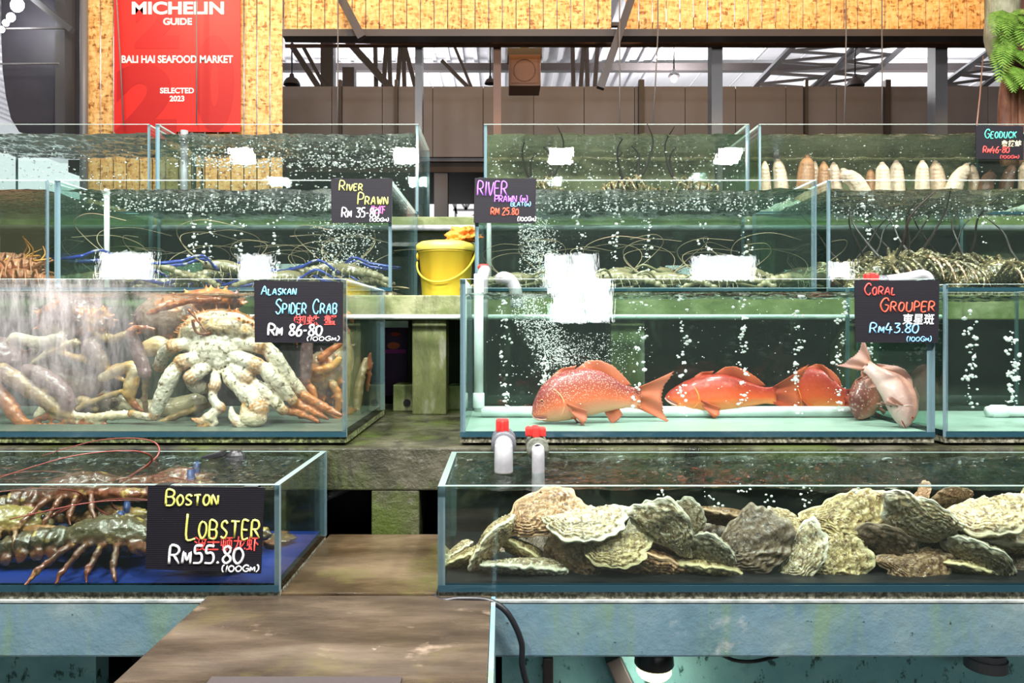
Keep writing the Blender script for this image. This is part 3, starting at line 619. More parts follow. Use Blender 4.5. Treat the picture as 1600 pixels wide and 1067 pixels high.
# under-rim lamp, pipes, cable
o = thing('basin_lamp', 'small lit spotlight under the long blue rim', 'lamp', P(1022, 1036, 1.35))
b = MB(); b.lathe([(.033, -.004), (.036, .0), (.034, .025), (.028, .032), (.001, .033)], P(1022, 1036, 1.35), 24, 'Z', cap=False); b.build('lamp_housing', M['black'], o, True)
b = MB(); b.ell(P(1022, 1046, 1.35), (.0325, .0325, .020)); b.build('lens', M['lampglow'], o, True)
b = MB(); b.bar(P(955, 1022, 1.42), P(985, 1085, 1.42), .05, .03); tag(b.build('support_bracket', M['steel'], bevel=.003), 'dark slanting bracket beside the lit spotlight', 'bracket')
b = MB(); b.bar(P(856, 1025, 1.43), P(856, 1085, 1.43), .02, .02); tag(b.build('support_bracket', M['steel'], bevel=.003), 'thin dark upright bracket beside the black cable', 'bracket')
b = MB(); b.tube(spline([P(1125, 1022, 1.40), P(1150, 1032, 1.38), P(1180, 1033, 1.38), P(1215, 1025, 1.40)]), .0035, 8); tag(b.build('power_cable', M['black'], smooth=True), 'short black cable sagging below the long blue rim', 'cable')
b = MB(); b.lathe([(.036, .0), (.036, .02), (.033, .02), (.033, .032), (.028, .032)], P(1540, 1043, 1.38), 28, 'Z'); tag(b.build('drain_fitting', M['steelgrey'], smooth=False), 'round grey fitting under the long blue rim', 'fitting')
def onz(px, py, z, r=0.0):
    k = (py - CY) / F; Y = (EYE - z - r) / k; return Vector(((px - CX) / F * Y, Y, z + r))
cab = [onz(690, 872, S1, .006), onz(664, 884, S1, .006), onz(657, 898, S1, .006), onz(668, 915, S1, .006), Vector((P(686, 930, 1.285).x, 1.283, S1 + .006)), P(720, 936, 1.275), P(760, 938, 1.272), P(785, 950, 1.270), P(802, 972, 1.27), P(815, 1005, 1.272), P(816, 1040, 1.275), P(826, 1080, 1.28)]
b = MB(); b.tube(spline(cab, 8), .0052, 10); tag(b.build('power_cable', M['black'], smooth=True), 'thick black cable curling round the corner of the oyster tank', 'cable')
# ------------------------------------------------------------------ glass tanks
TK = []
def tank(name, label, x0, x1, y0, y1, z0, z1, wz, floor='floorgrey', pad='grit', front='glass', wside='wside', amp=0.004, back='backpane', seed=0, side='sidegreen', padx=(0, 0), chop=1.0):
    TK.append((x0 + .02, x1 - .02, y0 + .02, y1 - .02, z0 + .016, wz + .004))
    t = 0.012; o = thing(name, label, 'tank', ((x0 + x1) / 2, (y0 + y1) / 2, z0 - .013))
    G = [M[front], M['edge'], M['edgetop'], M['edgedark']]
    # box faces: bottom top front right back left
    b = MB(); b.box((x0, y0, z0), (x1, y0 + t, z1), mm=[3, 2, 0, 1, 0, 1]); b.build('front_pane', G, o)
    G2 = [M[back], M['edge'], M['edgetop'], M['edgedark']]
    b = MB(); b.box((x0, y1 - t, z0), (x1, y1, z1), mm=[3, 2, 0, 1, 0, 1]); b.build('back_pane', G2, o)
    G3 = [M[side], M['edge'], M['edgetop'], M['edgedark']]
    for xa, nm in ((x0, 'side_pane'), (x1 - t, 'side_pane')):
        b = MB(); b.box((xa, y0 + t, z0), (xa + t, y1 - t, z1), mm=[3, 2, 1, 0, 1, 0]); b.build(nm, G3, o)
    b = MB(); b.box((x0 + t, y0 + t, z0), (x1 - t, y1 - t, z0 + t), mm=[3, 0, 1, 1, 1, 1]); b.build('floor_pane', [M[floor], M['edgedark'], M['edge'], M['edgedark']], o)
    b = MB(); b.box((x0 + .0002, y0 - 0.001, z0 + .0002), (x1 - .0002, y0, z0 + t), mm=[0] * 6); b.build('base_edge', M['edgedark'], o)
    b = MB(); b.box((x0 + padx[0], y0 + .004, z0 - .0135), (x1 - padx[1], y1 - .01, z0)); b.build('foam_pad', M[pad], o)
    # water: choppy top and clear body
    e = t + 0.0008; nx = max(8, int((x1 - x0 - 2 * e) / 0.008)); ny = max(6, int((y1 - y0 - 2 * e) / 0.010))
    vs = []; fs = []
    for j in range(ny + 1):
        for i in range(nx + 1):
            x = x0 + e + (x1 - x0 - 2 * e) * i / nx; y = y0 + e + (y1 - y0 - 2 * e) * j / ny
            h = mnoise.noise(Vector((x * 9 * chop, y * 14 * chop, seed))) + .55 * mnoise.noise(Vector((x * 26, y * 34, seed + 9))) + .3 * mnoise.noise(Vector((x * 60, y * 70, seed + 5)))
            vs.append((x, y, wz + amp * h))
    for j in range(ny):
        for i in range(nx):
            k = j * (nx + 1) + i; fs.append((k, k + 1, k + nx + 2, k + nx + 1))
    b = MB(); b.add(vs, fs, 0)
    w = b.build('water_surface', [M['wtop']], o, True, weld=False)
    if w.data.polygons[0].normal.z < 0: w.data.flip_normals()
    b = MB(); zl_ = z0 + t + .001; za = wz - amp * 1.3
    c4 = [(x0 + e, y0 + e), (x1 - e, y0 + e), (x1 - e, y1 - e), (x0 + e, y1 - e)]
    vs = [(x, y, z) for z in (zl_, za) for x, y in c4]
    b.add(vs, [(0, 1, 5, 4), (1, 2, 6, 5), (2, 3, 7, 6), (3, 0, 4, 7)]); b.build('water_body', M[wside], o)
    return o
def xa(px, Y): return P(px, 0, Y).x
W4 = EYE + 299 / F * 3.06; W3 = EYE + 212 / F * 2.31; W2 = EYE + 50 / F * 1.71; W1 = EYE - 258 / F * 1.31
tank('glass_tank', 'bubbling topmost glass tank with the bright outside behind it', XL + .08, xa(233, Y4F), Y4F, Y4B, ZB4, ZT4, W4, 'floorgrey', amp=.009, seed=1, side='glass', back='glass')
tank('glass_tank', 'bubbling glass tank of bare water under the red banner', xa(243, Y4F), xa(654, Y4F), Y4F, Y4B, ZB4, ZT4, W4, 'floorgrey', amp=.010, seed=2, back='glass')
tank('glass_tank', 'glass tank of dark feelers on the top shelf above the second prawn sign', xa(756, Y4F), xa(1171, Y4F), Y4F, Y4B, ZB4, ZT4, W4, 'floorgrey', wside='wside', amp=.007, seed=3, back='litbackpane')
tank('glass_tank', 'glass tank of standing geoducks on the top shelf', xa(1186, Y4F), xa(1640, Y4F), Y4F, Y4B, ZB4, ZT4, W4, 'floorgrey', wside='wside', amp=.006, seed=4, back='litbackpane')
tank('glass_tank', 'glass tank of red spiny crustaceans beside the blue-clawed prawns', XL + .35, xa(73, Y3F), Y3F, Y3B, ZB3, ZT3, W3, 'floorgrey', wside='wsideolive', seed=5)
tank('glass_tank', 'glass tank of blue-clawed river prawns with a white riser pipe', xa(85, Y3F), xa(612, Y3F), Y3F, Y3B, ZB3, ZT3, W3, 'floorgrey', amp=.008, seed=6)
tank('glass_tank', 'glass tank of pale river prawns with a spray of bubbles', xa(742, Y3F), xa(1276, Y3F), Y3F, Y3B, ZB3, ZT3, W3, 'floorgrey', amp=.007, seed=7)
tank('glass_tank', 'glass tank of speckled spiny lobsters below the geoducks', xa(1294, Y3F), xa(1720, Y3F), Y3F, Y3B, ZB3, ZT3, W3, 'floorgrey', wside='wside', amp=.007, seed=8)
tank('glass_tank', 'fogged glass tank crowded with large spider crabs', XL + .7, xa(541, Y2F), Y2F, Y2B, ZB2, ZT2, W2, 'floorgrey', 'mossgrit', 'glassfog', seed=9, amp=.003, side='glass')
tank('glass_tank', 'long glass tank of red coral groupers with lines of bubbles', xa(719, Y2F), xa(1461, Y2F), Y2F, 2.13, ZB2, ZT2, W2, 'floorgreen', seed=10, amp=.006)
tank('glass_tank', 'empty glass tank of rising bubbles next to the grouper tank', xa(1478, Y2F), xa(1790, Y2F), Y2F, 2.13, ZB2, ZT2 - .012, W2 - .006, 'floorgreen', seed=11, amp=.005)
tank('glass_tank', 'low glass tank of lobsters on a blue floor', XL + .9, xa(436, Y1F), Y1F, Y1B, ZB1, ZT1, W1, 'floorblue', 'grit', 'glass', 'wsidedark', seed=12, amp=.007, back='backpane', side='glass')
tank('glass_tank', 'long low glass tank heaped with oysters', xa(684, Y1F), xa(1850, Y1F), Y1F, Y1B, ZB1, ZT1 - .002, W1, 'floordark', 'grit', 'glass', 'wsidedark', seed=13, amp=.008, side='glass')
# ------------------------------------------------------------------ air bubbles in the water
def bubbles(label, pts):
    """pts: (centre, radius); only those inside one tank's water are kept"""
    best = max(TK, key=lambda t: sum(t[0] < q.x < t[1] and t[2] < q.y < t[3] and t[4] < q.z < t[5] for q, r in pts))
    pts = [(q, r) for q, r in pts if best[0] < q.x < best[1] and best[2] < q.y < best[3] and best[4] < q.z < best[5]]
    ico = bmesh.new(); bmesh.ops.create_icosphere(ico, subdivisions=1, radius=1); iv = np.array([v.co[:] for v in ico.verts]); fi = np.array([[v.index for v in f.verts] for f in ico.faces]); ico.free()
    n = len(pts); V = np.concatenate([iv * np.array([r * random.uniform(.8, 1.5), r, r * random.uniform(.7, 1.1)]) + np.array(c[:]) for c, r in pts])
    Fc = np.concatenate([fi + k * len(iv) for k in range(n)])
    me = bpy.data.meshes.new('air_bubbles'); me.from_pydata(V.tolist(), [], Fc.tolist())
    o = link_mesh('air_bubbles', me, [M['bubble']], None, True); return tag(o, label, 'bubbles', None, 'stuff')
R = random.Random(3)
def column(px, py0, py1, Y, n, r=4.0, spread=9):
    out = []
    for k in range(n):
        t = k / max(1, n - 1); cy0 = py0 + (py1 - py0) * t + R.uniform(-6, 6); cx0 = px + R.uniform(-1, 1) * spread * (.3 + .7 * t)
        for _ in range(R.choice((2, 4, 6, 8))):
            q = P(cx0 + R.gauss(0, 4), cy0 + R.gauss(0, 3.2), Y + R.uniform(-.02, .02)); out.append((q, R.uniform(.3, 1.0) ** 1.5 * r / F * Y * .75))
    return out
def cloud(n, px0, px1, py0, py1, Y0, Y1, r0=.6, r1=2.0, dens=None):
    out = []
    while len(out) < n:
        x = R.uniform(px0, px1); y = R.uniform(py0, py1)
        if dens and R.random() > dens(x, y): continue
        Y = R.uniform(Y0, Y1); out.append((P(x, y, Y), R.uniform(r0, r1) / F * Y))
    return out
g = []
for px, a, c in ((791, 640, 470), (852, 600, 560), (997, 640, 470), (1068, 640, 470), (1160, 640, 470), (1247, 640, 470), (1312, 640, 480), (1360, 560, 470)): g += column(px, a, c, 1.86, 13, 4.2)
def plume(x, y):
    c = 815 + (y - 460) * .55; return max(0, 1 - abs(x - c) / 38) ** .7 if y < 570 else .1
g += cloud(1500, 800, 900, 462, 590, 1.8, 2.0, .4, 1.3, plume)
g += cloud(900, 840, 990, 520, 610, 1.8, 2.1, .3, .9, lambda x, y: max(0, 1 - abs(x - 915) / 80) * max(0, 1 - abs(y - 555) / 60))
g += cloud(260, 760, 1440, 465, 640, 1.76, 2.1, .3, 1.0)
bubbles('rising air bubbles and white spray in the grouper tank', g)
g = []
for px, a, c in ((1518, 630, 480), (1582, 630, 520), (1640, 630, 480)): g += column(px, a, c, 1.8, 14, 4.8)
bubbles('rising air bubbles in the empty tank next to the groupers', g)
g = cloud(1100, 810, 880, 340, 435, 2.45, 2.8, .4, 1.4, lambda x, y: max(0, 1 - abs(x - (825 + (y - 340) * .3)) / 45))
for px in (905, 960, 1010, 1100, 1165): g += column(px, 425, 320, 2.5, 9, 3.6)
g += cloud(1500, 750, 1270, 298, 330, 2.33, 2.9, .5, 1.8)  # dense bubbles near the surface partly imitate its bright sparkle
bubbles('spray of air bubbles among the pale river prawns', g)
g = []
for px in (300, 325, 375, 430, 520): g += column(px, 425, 310, 2.5, 9, 3.6)
g += cloud(700, 470, 600, 345, 425, 2.45, 2.8, .4, 1.3, lambda x, y: max(0, 1 - abs(x - 540) / 60)); g += cloud(1800, 95, 605, 297, 330, 2.33, 2.9, .5, 1.9)  # second cloud packed with bubbles partly for the glitter under the surface
bubbles('air bubbles among the blue-clawed river prawns', g)
g = cloud(1800, 250, 650, 210, 262, 3.08, 3.45, .5, 1.9) + cloud(400, 260, 640, 255, 330, 3.1, 3.45, .5, 1.8)  # first cloud also imitates light sparkling on the water's underside
for px in (310, 470, 560): g += column(px, 330, 220, 3.2, 8, 3)
bubbles('air bubbles in the bare tank under the red banner', g)
bubbles('air bubbles in the bright topmost tank before the dark panel', cloud(350, 0, 225, 215, 330, 3.1, 3.45, .5, 1.6))
bubbles('fine air bubbles round the dark feelers on the top shelf', cloud(900, 765, 1160, 215, 330, 3.1, 3.45, .4, 1.6))
bubbles('fine air bubbles above the geoducks', cloud(260, 1200, 1600, 212, 300, 3.1, 3.4, .4, 1.3))
g = cloud(500, 1300, 1610, 300, 345, 2.34, 2.85, .4, 1.4)
for px in (1352, 1400, 1540): g += column(px, 370, 310, 2.45, 5, 4)
bubbles('air bubbles above the speckled spiny lobsters', g)
g = []
for px, py in ((886, 770), (1030, 772), (1162, 768), (1205, 780), (1256, 785), (1262, 770), (1340, 768), (1110, 777), (1125, 790)):
    for _ in range(6): g.append((P(px + R.gauss(0, 5), py + R.gauss(0, 4), 1.38), R.uniform(.8, 2.6) / F * 1.38))
bubbles('few air bubbles under the water over the oysters', g)
# ------------------------------------------------------------------ king (spider) crabs
M['crabpale'] = critter('pale_crab_shell', 0.32, (0.17, 0.12, 0.06), 75, 0.57, 0.64, 0.8, 120, 0.4, 0.35)
M['crabdark'] = critter('purple_brown_crab_shell', 0.35, (0.55, 0.40, 0.25), 90, 0.66, 0.74, 0.7, 80, 0.4, 0.4)
CREAM = (0.74, 0.62, 0.42); WHITE = (0.74, 0.67, 0.54); ORANGE = (0.62, 0.20, 0.04); RUST = (0.34, 0.09, 0.025); PURP = (0.17, 0.10, 0.10); TAN = (0.38, 0.25, 0.10); GOLD = (0.62, 0.34, 0.08); DIRT = (0.21, 0.14, 0.075)
def px(pts, Y0=1.85):
    return [P(p[0], p[1], p[2] if len(p) > 2 else Y0) for p in pts]
def rad(rs, Y=1.85, k=1.0): return [r / F * Y * k for r in rs]
o = thing('king_crab', 'big spider crab showing its white belly against the glass', 'crab', P(343, 668, 1.86))
B = Blob(); U = 1.85 / F
B.ell(P(345, 528, 1.92), (68 * U, 52 * U, 48 * U), DIRT)
B.ell(P(343, 545, 1.875), (52 * U, 34 * U, 36 * U), WHITE)
B.ell(P(350, 514, 1.865), (42 * U, 24 * U, 20 * U), CREAM, col2=GOLD)
B.ell(P(308, 518, 1.88), (24 * U, 26 * U, 22 * U), CREAM); B.ell(P(386, 520, 1.88), (24 * U, 26 * U, 22 * U), CREAM)
B.chain(px([(283, 532), (296, 508), (320, 497), (350, 493), (380, 498), (398, 516)], 1.875), rad([5, 6, 6, 6, 6, 5]), CREAM, CREAM)
for sx in (-1, 1):
    for k in range(4): B.ell(P(343 + sx * (10 + k * 2), 530 + k * 11, 1.842), (9 * U, 9 * U, 5.2 * U), WHITE)
    B.ell(P(343 + sx * 28, 535, 1.852), (16 * U, 10 * U, 11 * U), WHITE)
B.ell(P(343, 566, 1.838), (9 * U, 9 * U, 15 * U), WHITE); B.ell(P(343, 580, 1.84), (11 * U, 8 * U, 6 * U), CREAM)
for k in range(5): B.ell(P(334 + 4.6 * k, 522 + (k % 2) * 3, 1.842), (3 * U,) * 3, DIRT)
for sx in (-1, 1):
    for k in range(5):
        B.chain(px([(343 + sx * 6, 528 + k * 10, 1.838), (343 + sx * (20 + 2 * k), 524 + k * 11, 1.842)], 1.84), rad([3.4, 4.6]), WHITE, CREAM, sm=1)
        B.spike(P(343 + sx * (30 + 7 * k), 498 + 3 * k, 1.858), (sx * .004, -.008, .004), .005, ORANGE)
for k in range(26): B.ell(P(345 + random.Random(k).uniform(-38, 42), 500 + random.Random(k + 90).uniform(0, 30), 1.848), (2.6 * U,) * 3, GOLD if k % 3 else DIRT)
J = (0.50, 0.22, 0.05)
def leg(pts, rs, c1=WHITE, c2=WHITE, joint=True):
    k_ = 1.0; B.chain(px(pts), rad([rs[0] * .9] + rs[1:-1] + [rs[-1] * (1.1 if joint else 1)], k=.88), c1, c2, sm=5, cap=(.25, .86))
    if joint:
        q_ = px(pts[-2:]); d_ = (q_[1] - q_[0]).normalized(); r_ = rs[-1] * U * 1.0
        B.chain([q_[1] - d_ * .0035, q_[1] + d_ * .0015], [r_, r_], J, J, sm=1, cap=(.1, .9))
        B.ell(P(pts[-1][0], pts[-1][1], pts[-1][2] if len(pts[-1]) > 2 else 1.85), (rs[-1] * U * .95,) * 3, J)
leg([(305, 537, 1.86), (285, 538, 1.845), (272, 540, 1.84)], [10, 12, 12]); leg([(266, 541, 1.845), (257, 552, 1.87), (250, 572, 1.9)], [12, 12, 11])
leg([(318, 557, 1.85), (298, 561, 1.83), (284, 566, 1.82)], [11, 13, 13]); leg([(277, 572, 1.82), (266, 590, 1.815), (252, 622, 1.815), (241, 650, 1.82)], [13, 14.5, 13, 8]); leg([(240, 652, 1.82), (226, 651, 1.82), (205, 646, 1.83)], [7, 7, 6], WHITE, TAN)
leg([(326, 572, 1.845), (310, 581, 1.825), (298, 590, 1.82)], [10, 13, 12]); leg([(298, 594, 1.83), (306, 604, 1.85), (325, 606, 1.88)], [12, 12, 10], WHITE, CREAM)
leg([(337, 584, 1.84), (337, 597, 1.825), (335, 604, 1.82)], [9, 10, 10]); leg([(334, 606, 1.82), (333, 622, 1.815), (341, 634, 1.81), (346, 638, 1.81)], [8, 8, 9, 8])
leg([(344, 640, 1.81), (334, 646, 1.805), (326, 654, 1.80)], [8, 9, 10], WHITE, CREAM, False)
B.chain(px([(326, 652, 1.80), (314, 658, 1.80), (300, 654, 1.80)]), rad([9, 6, 2]), CREAM, ORANGE); B.chain(px([(326, 660, 1.80), (318, 665, 1.80), (310, 666, 1.80)]), rad([6, 5, 2.5]), GOLD, ORANGE); B.chain(px([(334, 652, 1.80), (337, 660, 1.80), (330, 668, 1.80)]), rad([4, 4, 3]), WHITE, CREAM)
leg([(356, 580, 1.84), (360, 592, 1.825), (372, 603, 1.82)], [11, 12, 13], WHITE, CREAM, False); leg([(374, 604, 1.82), (388, 616, 1.81), (398, 632, 1.805)], [15, 18, 17], WHITE, WHITE, False)
leg([(400, 634, 1.80), (404, 640, 1.795)], [16, 16], WHITE, WHITE)
B.ell(P(396, 653, 1.79), (21 * U, 15 * U, 15 * U), CREAM); B.chain(px([(384, 650, 1.79), (381, 640, 1.79), (380, 632, 1.79)]), rad([9, 6, 2.5]), CREAM, GOLD)
B.chain(px([(392, 662, 1.79), (376, 662, 1.788), (364, 650, 1.788), (361, 637, 1.79)]), rad([9, 9, 7, 2.5]), CREAM, WHITE); B.ell(P(368, 661, 1.785), (6 * U, 4 * U, 4 * U), ORANGE)
leg([(362, 572, 1.845), (378, 584, 1.825), (388, 593, 1.82)], [11, 13.5, 13]); leg([(396, 598, 1.82), (412, 612, 1.82), (430, 628, 1.825), (443, 641, 1.83)], [11, 13, 12, 8], WHITE, CREAM)
leg([(362, 556, 1.85), (384, 563, 1.83), (402, 572, 1.825)], [12, 14, 14]); leg([(411, 573, 1.825), (424, 588, 1.825), (442, 608, 1.83), (458, 626, 1.835)], [12, 14.5, 13, 8], WHITE, CREAM)
leg([(378, 537, 1.86), (395, 539, 1.845), (408, 541, 1.84)], [11, 13, 13]); leg([(414, 541, 1.845), (430, 560, 1.85), (452, 592, 1.86), (476, 618, 1.87)], [13, 15, 13, 8], WHITE, CREAM)
for a, c in (((440, 640), (470, 645)), ((458, 627), (484, 640)), ((476, 619), (505, 635))):
    B.chain(px([a, c, (c[0] + 28, c[1] + 14)], 1.85), rad([8, 7, 3]), ORANGE, RUST)
B.chain(px([(300, 500), (308, 520), (326, 522)], 1.83), rad([2.2, 2.2, 1]), RUST); B.chain(px([(295, 484), (312, 505), (325, 522)], 1.82), rad([2.6, 2, 1]), RUST)
rr = random.Random(5)
for k in range(30):
    a = math.pi * (1.05 + .9 * rr.random()) ; q = P(345 + 64 * math.cos(a), 528 + 42 * math.sin(a), 1.89 + rr.random() * .05)
    B.spike(q, (math.cos(a) * .016, rr.uniform(-.01, .004), -math.sin(a) * .016), .0045, ORANGE)
B.build('shell', M['crabpale'], o, 0.0023, 0.0016, 80, 0)
def crab(label, base, carap, legs, mt='crabdark', body=PURP, spikes=24, Y=1.95, seed=1, col2=ORANGE):
    """carap: list of (px,py,Y,rx,ry,rz px); legs: (points, radii, colour, end colour)"""
    global B
    o = thing('king_crab', label, 'crab', P(*base)); B = Blob(); rr = random.Random(seed)
    for (x, y, yy, rx, ry, rz, c) in carap:
        B.ell(P(x, y, yy), (rx * U, ry * U, rz * U), c)
        for k in range(spikes):
            a = rr.uniform(0, 6.28); t = rr.uniform(-.9, .7); q = P(x + rx * .95 * math.cos(a) * math.cos(t), y - rz * .95 * math.sin(a) * math.cos(t), yy) + Vector((0, ry * U * math.sin(t), 0))
            B.spike(q, (math.cos(a) * .014, -.006, math.sin(a) * .014), .0055, col2 if rr.random() < .6 else body)
    for pts, rs, c1, c2 in legs:
        B.chain(px(pts, Y), rad(rs), c1, c2, sm=4)
        q = spline(px(pts, Y), 5)
        for k in range(2, len(q) - 1):
            for _ in range(2):
                a = rr.uniform(0, 6.28); r = rs[min(len(rs) - 1, int(k / len(q) * len(rs)))] * U
                B.spike(q[k] + Vector((math.cos(a), -.3, math.sin(a))) * r * .8, Vector((math.cos(a), -.4, math.sin(a))) * .009, .0032, c2)
    B.build('shell', M[mt], o, 0.004, 0.002, 60, 1)
crab('purple spider crab pressed sideways behind the fogged glass', (110, 668, 1.98), [(118, 500, 2.02, 62, 45, 42, PURP), (152, 502, 1.96, 24, 22, 22, (0.45, 0.24, 0.10))],
     [([(95, 530), (60, 536), (25, 528), (12, 545)], [11, 11, 9, 6], (0.5, .42, .36), CREAM), ([(120, 535), (90, 545), (62, 560), (48, 570)], [8, 7, 5, 3], TAN, CREAM), ([(150, 520), (175, 530), (200, 520)], [9, 8, 5], TAN, TAN),
      ([(90, 545), (110, 556), (145, 566), (170, 580), (200, 598)], [6, 6, 7, 6, 4], TAN, GOLD), ([(140, 540), (152, 555), (165, 575)], [16, 14, 10], PURP, DIRT), ([(60, 560, 2.0), (90, 590, 2.0), (130, 600, 2.0), (160, 590, 2.0)], [26, 28, 26, 18], PURP, DIRT)], seed=2)
crab('long-legged purple spider crab nearest the fogged end of the tank', (50, 668, 1.88), [(-20, 565, 1.95, 62, 40, 44, PURP)],
     [([(0, 578), (30, 596), (62, 618), (88, 638), (112, 650)], [13, 14, 13, 11, 7], PURP, TAN), ([(-10, 605), (12, 630), (30, 655), (46, 664)], [13, 13, 10, 5], PURP, ORANGE), ([(110, 650), (150, 652), (190, 648), (232, 650)], [6, 7, 7, 5], TAN, CREAM),
      ([(0, 668), (40, 668), (80, 667), (104, 664)], [4, 5, 5, 3], ORANGE, ORANGE), ([(46, 660), (80, 650), (120, 660), (168, 664)], [4, 5, 6, 3], PURP, RUST), ([(40, 575), (70, 590), (100, 615), (108, 640)], [8, 14, 13, 9], PURP, PURP)], Y=1.84, seed=3)
crab('brown spider crab behind the white-bellied one, holding up a dark orange-tipped leg', (230, 668, 1.95), [(262, 498, 2.06, 58, 40, 40, (0.30, 0.2, 0.14)), (330, 470, 2.1, 60, 34, 22, RUST)],
     [([(205, 522, 1.86), (216, 550, 1.86), (228, 585, 1.86)], [9, 10, 10], PURP, PURP), ([(203, 518, 1.85), (215, 512, 1.85), (243, 514, 1.85)], [6, 5, 2], ORANGE, RUST), ([(228, 590, 1.87), (226, 615, 1.89), (228, 645, 1.9)], [5, 5, 4], TAN, DIRT),
      ([(232, 545), (250, 538), (262, 552)], [15, 15, 12], GOLD, CREAM), ([(212, 575), (205, 600), (202, 620)], [9, 12, 9], CREAM, GOLD), ([(200, 618), (210, 632), (222, 642)], [7, 6, 3], RUST, RUST), ([(230, 490), (260, 480), (300, 470), (345, 468)], [4, 5, 5, 4], ORANGE, RUST),
      ([(160, 590), (185, 578), (205, 570)], [9, 10, 8], CREAM, GOLD), ([(120, 640), (150, 625), (190, 612)], [5, 5, 5], TAN, TAN), ([(180, 625, 2.0), (215, 640, 2.0), (260, 640, 2.0), (310, 630, 2.0)], [16, 18, 20, 18], DIRT, (0.42, .36, .2)),
      ([(250, 660, 1.9), (290, 645, 1.9), (330, 632, 1.9)], [5, 6, 5], TAN, TAN)], seed=4)
crab('rust-tipped spider crab behind the crab price board', (500, 668, 1.98), [(455, 500, 2.05, 56, 40, 40, (0.36, 0.22, 0.13)), (505, 590, 2.0, 34, 30, 46, DIRT)],
     [([(480, 520, 1.9), (479, 560, 1.9), (478, 598, 1.9)], [9, 10, 9], PURP, PURP), ([(474, 600, 1.9), (488, 610, 1.9), (494, 640, 1.9)], [7, 7, 4], RUST, ORANGE), ([(500, 560), (520, 545), (536, 535)], [7, 6, 3], ORANGE, RUST), ([(495, 580), (520, 572), (530, 560)], [8, 7, 5], ORANGE, GOLD),
      ([(470, 650), (500, 640), (530, 652)], [7, 6, 4], RUST, ORANGE), ([(520, 600), (530, 625), (524, 655)], [8, 7, 4], TAN, ORANGE), ([(490, 665), (515, 662), (535, 655)], [4, 5, 3], ORANGE, RUST), ([(430, 470), (470, 478), (520, 490), (545, 520)], [5, 6, 6, 4], ORANGE, RUST)], seed=5)
crab('pale spiny spider crab with legs up against the side pane facing the gangway', (548, 640, 2.12), [(535, 560, 2.13, 20, 40, 40, (0.4, .32, .2))],
     [([(536, 640, 2.08), (541, 560, 2.08), (538, 510, 2.1)], [9, 11, 6], TAN, TAN), ([(555, 652, 2.15), (562, 600, 2.17), (571, 560, 2.2)], [8, 9, 4], CREAM, TAN), ([(574, 610, 2.2), (577, 580, 2.2), (579, 552, 2.2)], [4, 4, 3], ORANGE, RUST), ([(530, 500, 2.05), (545, 492, 2.08), (552, 505, 2.1)], [4, 5, 3], RUST, ORANGE),
      ([(535, 650, 2.0), (545, 645, 2.05), (556, 640, 2.1)], [5, 6, 4], ORANGE, RUST)], seed=6, spikes=12)
crab('small pale spider crab lying low at the fogged end of the tank', (140, 664, 2.05), [(150, 630, 2.08, 40, 26, 24, (0.42, .34, .2))],
     [([(110, 640, 2.0), (130, 625, 1.98), (150, 640, 1.96)], [8, 9, 6], CREAM, TAN), ([(178, 640, 2.0), (196, 632, 1.98), (215, 640, 1.96)], [9, 9, 6], CREAM, CREAM), ([(60, 650, 2.0), (80, 630, 2.0), (100, 625, 2.0)], [9, 10, 8], (0.5, .46, .3), CREAM)], seed=7, spikes=10)
# ------------------------------------------------------------------ coral groupers
def fish_mat(name, back, mid, belly, spots, sscale=110):
    m, nt, out = newmat(name); at = nd(nt, 'ShaderNodeAttribute', attribute_name='Side'); v = coords(nt)
    c = ramp(nt, at.outputs['Fac'], [(0.08, belly), (0.42, mid), (0.85, back)])
    vo = nd(nt, 'ShaderNodeTexVoronoi', Scale=sscale); nt.links.new(v, vo.inputs['Vector'])
    f = ramp(nt, vo.outputs['Distance'], [(0.20, .8), (0.40, 0.0)]); fa = nt.nodes.new('ShaderNodeMath'); fa.operation = 'MULTIPLY'
    r2 = ramp(nt, at.outputs['Fac'], [(0.25, 0.0), (0.5, .75)]); nt.links.new(f, fa.inputs[0]); nt.links.new(r2, fa.inputs[1])
    c = mixc(nt, fa.outputs[0], c, spots)
    b = nd(nt, 'ShaderNodeBsdfPrincipled', Roughness=0.38); nt.links.new(c, b.inputs['Base Color']); b.inputs['Coat Weight'].default_value = .3
    bn = nd(nt, 'ShaderNodeBump', Strength=.2, Distance=.002); nt.links.new(vo.outputs['Distance'], bn.inputs['Height']); nt.links.new(bn.outputs[0], b.inputs['Normal'])
    nt.links.new(b.outputs[0], out.inputs[0]); return m
def fin_mat(name, c1, c2):
    m, nt, out = newmat(name); at = nd(nt, 'ShaderNodeAttribute', attribute_name='Side'); c = ramp(nt, at.outputs['Fac'], [(0.1, c1), (0.95, c2)])
    b = nd(nt, 'ShaderNodeBsdfPrincipled', Roughness=.5); nt.links.new(c, b.inputs['Base Color']); tl = nd(nt, 'ShaderNodeBsdfTranslucent'); nt.links.new(c, tl.inputs[0])
    mx = nt.nodes.new('ShaderNodeMixShader'); mx.inputs[0].default_value = .35; nt.links.new(b.outputs[0], mx.inputs[1]); nt.links.new(tl.outputs[0], mx.inputs[2]); nt.links.new(mx.outputs[0], out.inputs[0]); return m
